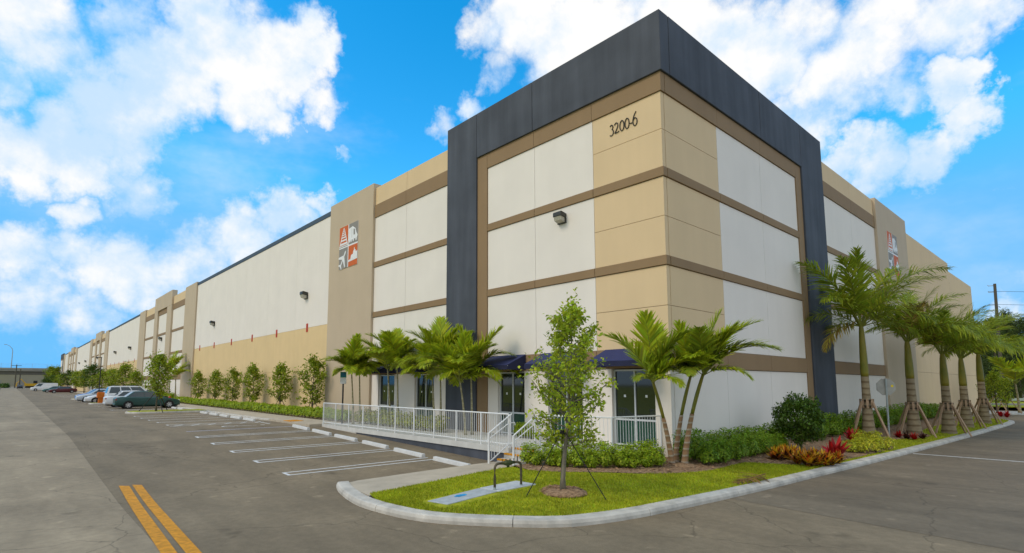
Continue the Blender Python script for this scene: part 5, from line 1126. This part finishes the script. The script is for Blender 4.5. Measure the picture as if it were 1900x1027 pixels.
p = onz(322, 748, 0); rb = thing('red_hydrant', 'small red fire hydrant near the second pilaster', 'hydrant', (p.x-.4, p.y, -.1)); mb = MB(); mb.lathe([(.16, 0), (.16, .06), (.11, .08), (.11, .6), (.14, .62), (.14, .66), (.10, .74), (.03, .8)], 12); mb.build('barrel', REDM, rb, smooth=False); mb = MB(); mb.tube([(-.2, 0, .45), (.2, 0, .45)], .06, 8); mb.build('nozzle', REDM, rb)
mb = MB(); mb.lathe([(.05, .8), (.04, .87)], 6); mb.build('nut', REDM, rb)

# ------------------------------------------------------------------ overpass at the end of the road
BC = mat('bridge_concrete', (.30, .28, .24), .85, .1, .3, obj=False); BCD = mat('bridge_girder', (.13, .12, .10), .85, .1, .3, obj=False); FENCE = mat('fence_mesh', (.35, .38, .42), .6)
br = thing('overpass', 'grey concrete road overpass crossing the end of the road', 'bridge', (0, 360, 0))
ZB = 7.6
mb = MB(); mb.box(-130, 60, -5, 9, ZB+.7, ZB+1.5); mb.build('deck', BC, br)
mb = MB(); mb.box(-130, 60, -5.3, -4.9, ZB+1.51, ZB+2.4); mb.build('parapet', BC, br)
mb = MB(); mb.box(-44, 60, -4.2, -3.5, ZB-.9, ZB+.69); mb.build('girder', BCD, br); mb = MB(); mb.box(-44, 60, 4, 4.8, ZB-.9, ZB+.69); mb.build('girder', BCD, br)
for x in (-2, 24): mb = MB(); mb.tube([(x, 1, -.2), (x, 1, ZB-.9)], .6, 10); mb.build('pier', BC, br)
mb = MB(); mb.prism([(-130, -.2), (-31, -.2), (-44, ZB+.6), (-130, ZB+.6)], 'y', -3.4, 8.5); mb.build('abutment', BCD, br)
for k in range(32): x = -128+k*6; mb = MB(); mb.box(x-.04, x+.04, -5.14, -5.06, ZB+2.4, ZB+4.6); mb.build('fence_post', FENCE, br)
for z in (2.9, 3.5, 4.1, 4.6): mb = MB(); mb.tube([(-130, -5.1, ZB+z), (60, -5.1, ZB+z)], .025, 4); mb.build('fence_wire', FENCE, br)
p0 = Vector((onz(20, 700, 5).x, 0, 0)); q = ony(20, 690, 362.0)
sl = thing('street_lamp', 'tall curved street lamp standing on the overpass', 'street lamp', (q.x, 364, ZB+1.5)); tp = ony(21, 648, 364).z-ZB-1.5
mb = MB(); mb.tube([(0, 0, 0), (0, 0, tp-1), (-.3, 0, tp+.2), (-1.4, 0, tp+1.6), (-2.6, 0, tp+2.2)], [.22, .16, .14, .11, .09], 8); mb.build('pole', GALV, sl); mb = MB(); mb.box(-3.6, -2.5, -.2, .2, tp+2.1, tp+2.35); mb.build('lamp_head', GALV, sl)
for (px, yb, yt, Y, lab, cr) in ((27.5, 716, 677, 340, 'distant utility pole with a crossarm before the overpass', True), (36, 714, 685, 330, 'plain wooden pole in front of the overpass', False)):
    q = ony(px, yb, Y); z1 = ony(px, yt, Y).z; t = thing('utility_pole', lab, 'utility pole', (q.x, Y, -.1)); mb = MB(); mb.tube([(0, 0, -.2), (0, 0, z1+.1)], [.28, .2], 8); mb.build('pole', BARKD, t)
    if cr: mb = MB(); mb.box(-1.9, 1.9, -.15, -.0, z1-.5, z1-.25); mb.build('crossarm', BARKD, t)
# far warehouse and shrubbery under the bridge
fb_ = thing('far_warehouse', 'pale low warehouse seen under the overpass', 'building', (0, 520, 0)); mb = MB(); mb.box(-60, 90, 0, 30, -.2, 9); mb.build('wall', mat('far_wall', (.30, .27, .19)), fb_); mb = MB(); mb.box(-60.5, 90.5, -.5, 30.5, 9, 9.5); mb.build('roof', ROOF, fb_)
for k in range(8): mb = MB(); mb.box(-40+k*14, -35+k*14, -.06, .0, .2, 4.6); mb.build('dock_door', SGREY, fb_)
ymach = thing('yellow_excavator', 'tiny yellow construction machine far under the overpass', 'machine', (-7.5, 350, -.1)); YM = mat('machine_yellow', (.6, .34, .02), .5)
mb = MB(); mb.box(-3, 2.6, -1.2, 1.2, .9, 2.2); mb.build('body', YM, ymach); mb = MB(); mb.box(.4, 2.0, -1, 1, 2.2, 3.6); mb.build('cab', TRIM, ymach); mb = MB(); mb.tube([(-2.4, 0, 1.9), (-4.4, 0, 4.4), (-6, 0, 2.2), (-6.1, 0, .7)], [.3, .28, .22, .3], 6); mb.build('arm', YM, ymach)
for s in (-1, 1): mb = MB(); mb.box(-2.6, 2.6, s*1.0-.3, s*1.0+.3, .0, .9); bevel(mb.build('track', TYRE, ymach), .3)
BM = shrub_mesh(1, 1, 500, .32, LEAFD, 900, top=.1)
for k, (x, y, s) in enumerate([(-24, 300, 3.2), (-28, 280, 3.6), (-21, 318, 2.4), (-17.8, 330, 2.2), (-32, 250, 3.8), (-38, 230, 4), (3, 330, 3), (9, 320, 4), (-1.5, 312, 2.6), (14, 335, 4.5)]):
    t = thing('roadside_bush', ('dark bush at the left roadside before the overpass' if x < -15 else 'dark bush beyond the far end of the building'), 'bush', (x, y, -.15), k, 'bushes beside the left roadside' if x < -15 else 'bushes beyond the building end'); t.scale = (s, s, s*.9); link('foliage', BM, t)

# ------------------------------------------------------------------ right background: cross road, guard rail, pines, pole
gr = thing('guard_rail', 'pale steel guard rail along the cross road behind the palms', 'guard rail', (76, 0, -.2))
mb = MB(); mb.prism([(0, .35), (.06, .42), (0, .5), (.06, .58), (0, .66), (-.04, .66), (-.04, .35)], 'y', -60, 60)
mb.build('beam', GALV, gr)
for k in range(31): mb = MB(); mb.box(-.16, -.05, -60.06+k*4, -59.94+k*4, -.3, .68); mb.build('post', GALV, gr)
mb = MB(); mb.box(60.5, 110, -90, 120, -.2, -.12); struct(mb.build('far_verge', GRASSM), 'grass verge beyond the cross road')
mb = MB(); mb.box(50, 58, -90, -.5, -.524, -.505); struct(mb.build('cross_road_walk', CONC), 'pale concrete strip at the cross road')
mb = MB(); mb.box(66, 73, -90, 120, -.118, -.10); struct(mb.build('far_road', ASPH2), 'far road before the guard rail')
p = onz(1812, 762, -.3); 
for k, (px, py, yt, v, lab) in enumerate([(1850, 767, 690, 1, 'round leafy tree at the far end of the lawn'), (1870, 766, 702, 0, 'small bright tree right of the round one at the lawn end')]):
    q = onz(px, py, -.25); s = (py-yt)/pxm(q)/5; put_tree(FT[v], (q.x, q.y, -.25), lab, rz=k, s=(s*.8, s*.8, s))
    brace((q.x, q.y, -.25), f'stakes of the {("round", "small bright")[k]} tree at the lawn end', 1.4, .9, 3, STAKE, .035, k, .1)
q = onz(1885, 766, -.25); q.x += 3; slim_palm(Vector((q.x, q.y, -.3)), toward_px(1884, 712, (q.x, q.y, -.3)), 'slim palm at the right edge behind the lawn end', [(1, azr(-1, .2), 1.5), (1, azr(1, .2), 1.5), (2, azr(.7, .6), 1.5), (2, azr(-.6, .7), 1.5), (3, azr(.1, .5), 1.4), (4, azr(.3, -1), 1.4)], .12, 'palms at the far right', 1.35, bare=.8, tm=TRUNKS)
# casuarina pines: feathery, tall
def pine_parts(seed, h=13):
    r = random.Random(seed); mb = MB(); mb.tube([(0, 0, -.3), (.1, 0, h*.5), (0, .1, h*.98)], [.26, .16, .02], 8); pts = []
    for k in range(90):
        t = (k+r.random())/90; z = h*(.12+.86*t); Rr = (2.6*(1-t)**.75+.25)*r.uniform(.5, 1.2); az = r.uniform(0, 6.28); el = R(r.uniform(5, 40)); e = Vector((math.cos(az)*Rr, math.sin(az)*Rr, z+Rr*math.tan(el)*.6)); s_ = Vector((0, 0, z)); mb.tube([s_, s_.lerp(e, .5)+Vector((0, 0, .1)), e], [.04, .03, .008], 4, False)
        for u in range(44):
            b = s_.lerp(e, r.uniform(.2, 1.05)); pts.append((b.x+r.gauss(0, .24), b.y+r.gauss(0, .24), b.z+r.gauss(0, .28)))
    return mb.mesh('trunk', BARKD, True), leafcloud(pts, -.5, .5, CASU, 'crown', .16, seed)
PT = [pine_parts(700+k) for k in range(3)]
for k, (X, px, yt) in enumerate([(88, 1822, 640), (92, 1838, 625), (86, 1855, 588), (95, 1866, 602), (90, 1880, 575), (98, 1893, 600), (88, 1905, 590), (94, 1920, 585), (104, 1845, 618), (104, 1885, 598), (85, 1940, 600), (92, 1960, 590), (100, 1870, 640), (99, 1902, 640), (84, 1832, 668), (84, 1868, 660), (83, 1896, 668)]):
    q = onx(px, 735, X); zt_ = onx(px, yt, X).z; s = (zt_+.2)/13; put_tree(PT[k % 3], (X, q.y, -.2), 'feathery dark casuarina pine in the grove behind the guard rail', group='casuarina pines behind the guard rail', rz=k*1.3, s=(s*1.1, s*1.1, s), name='pine_tree')
X = 78; b = onx(1862, 745, X); tp = onx(1845.5, 527, X); up_ = thing('utility_pole', 'tall leaning wooden utility pole behind the royal palms', 'utility pole', (X, b.y, -.2)); d = Vector((0, tp.y-b.y, tp.z+.2))
mb = MB(); mb.tube([(0, 0, -.3), tuple(d)], [.21, .15], 10); mb.build('pole', BARKD, up_)
for f in (.985, .93, .82): q = d*f; mb = MB(); mb.tube([tuple(q+Vector((0, -.05, 0))), tuple(q+Vector((0, .62, .02))), tuple(q+Vector((0, .66, .16)))], .045, 6); mb.build('insulator', GALV, up_)
for f in (.93, .82): q = d*f+Vector((X, b.y, -.2)); mb = MB(); mb.tube([tuple(q+Vector((0, .66, .16)))]+[tuple(q+Vector((0, .66-60*s_, .16-2.4*4*s_*(1-s_)))) for s_ in (.1, .25, .5, .75, 1)], .02, 4, False); o = mb.build('power_line', BLACKM, None, smooth=True); tag(o, ('upper' if f > .9 else 'lower')+' thin power line running right from the leaning pole', 'power line')
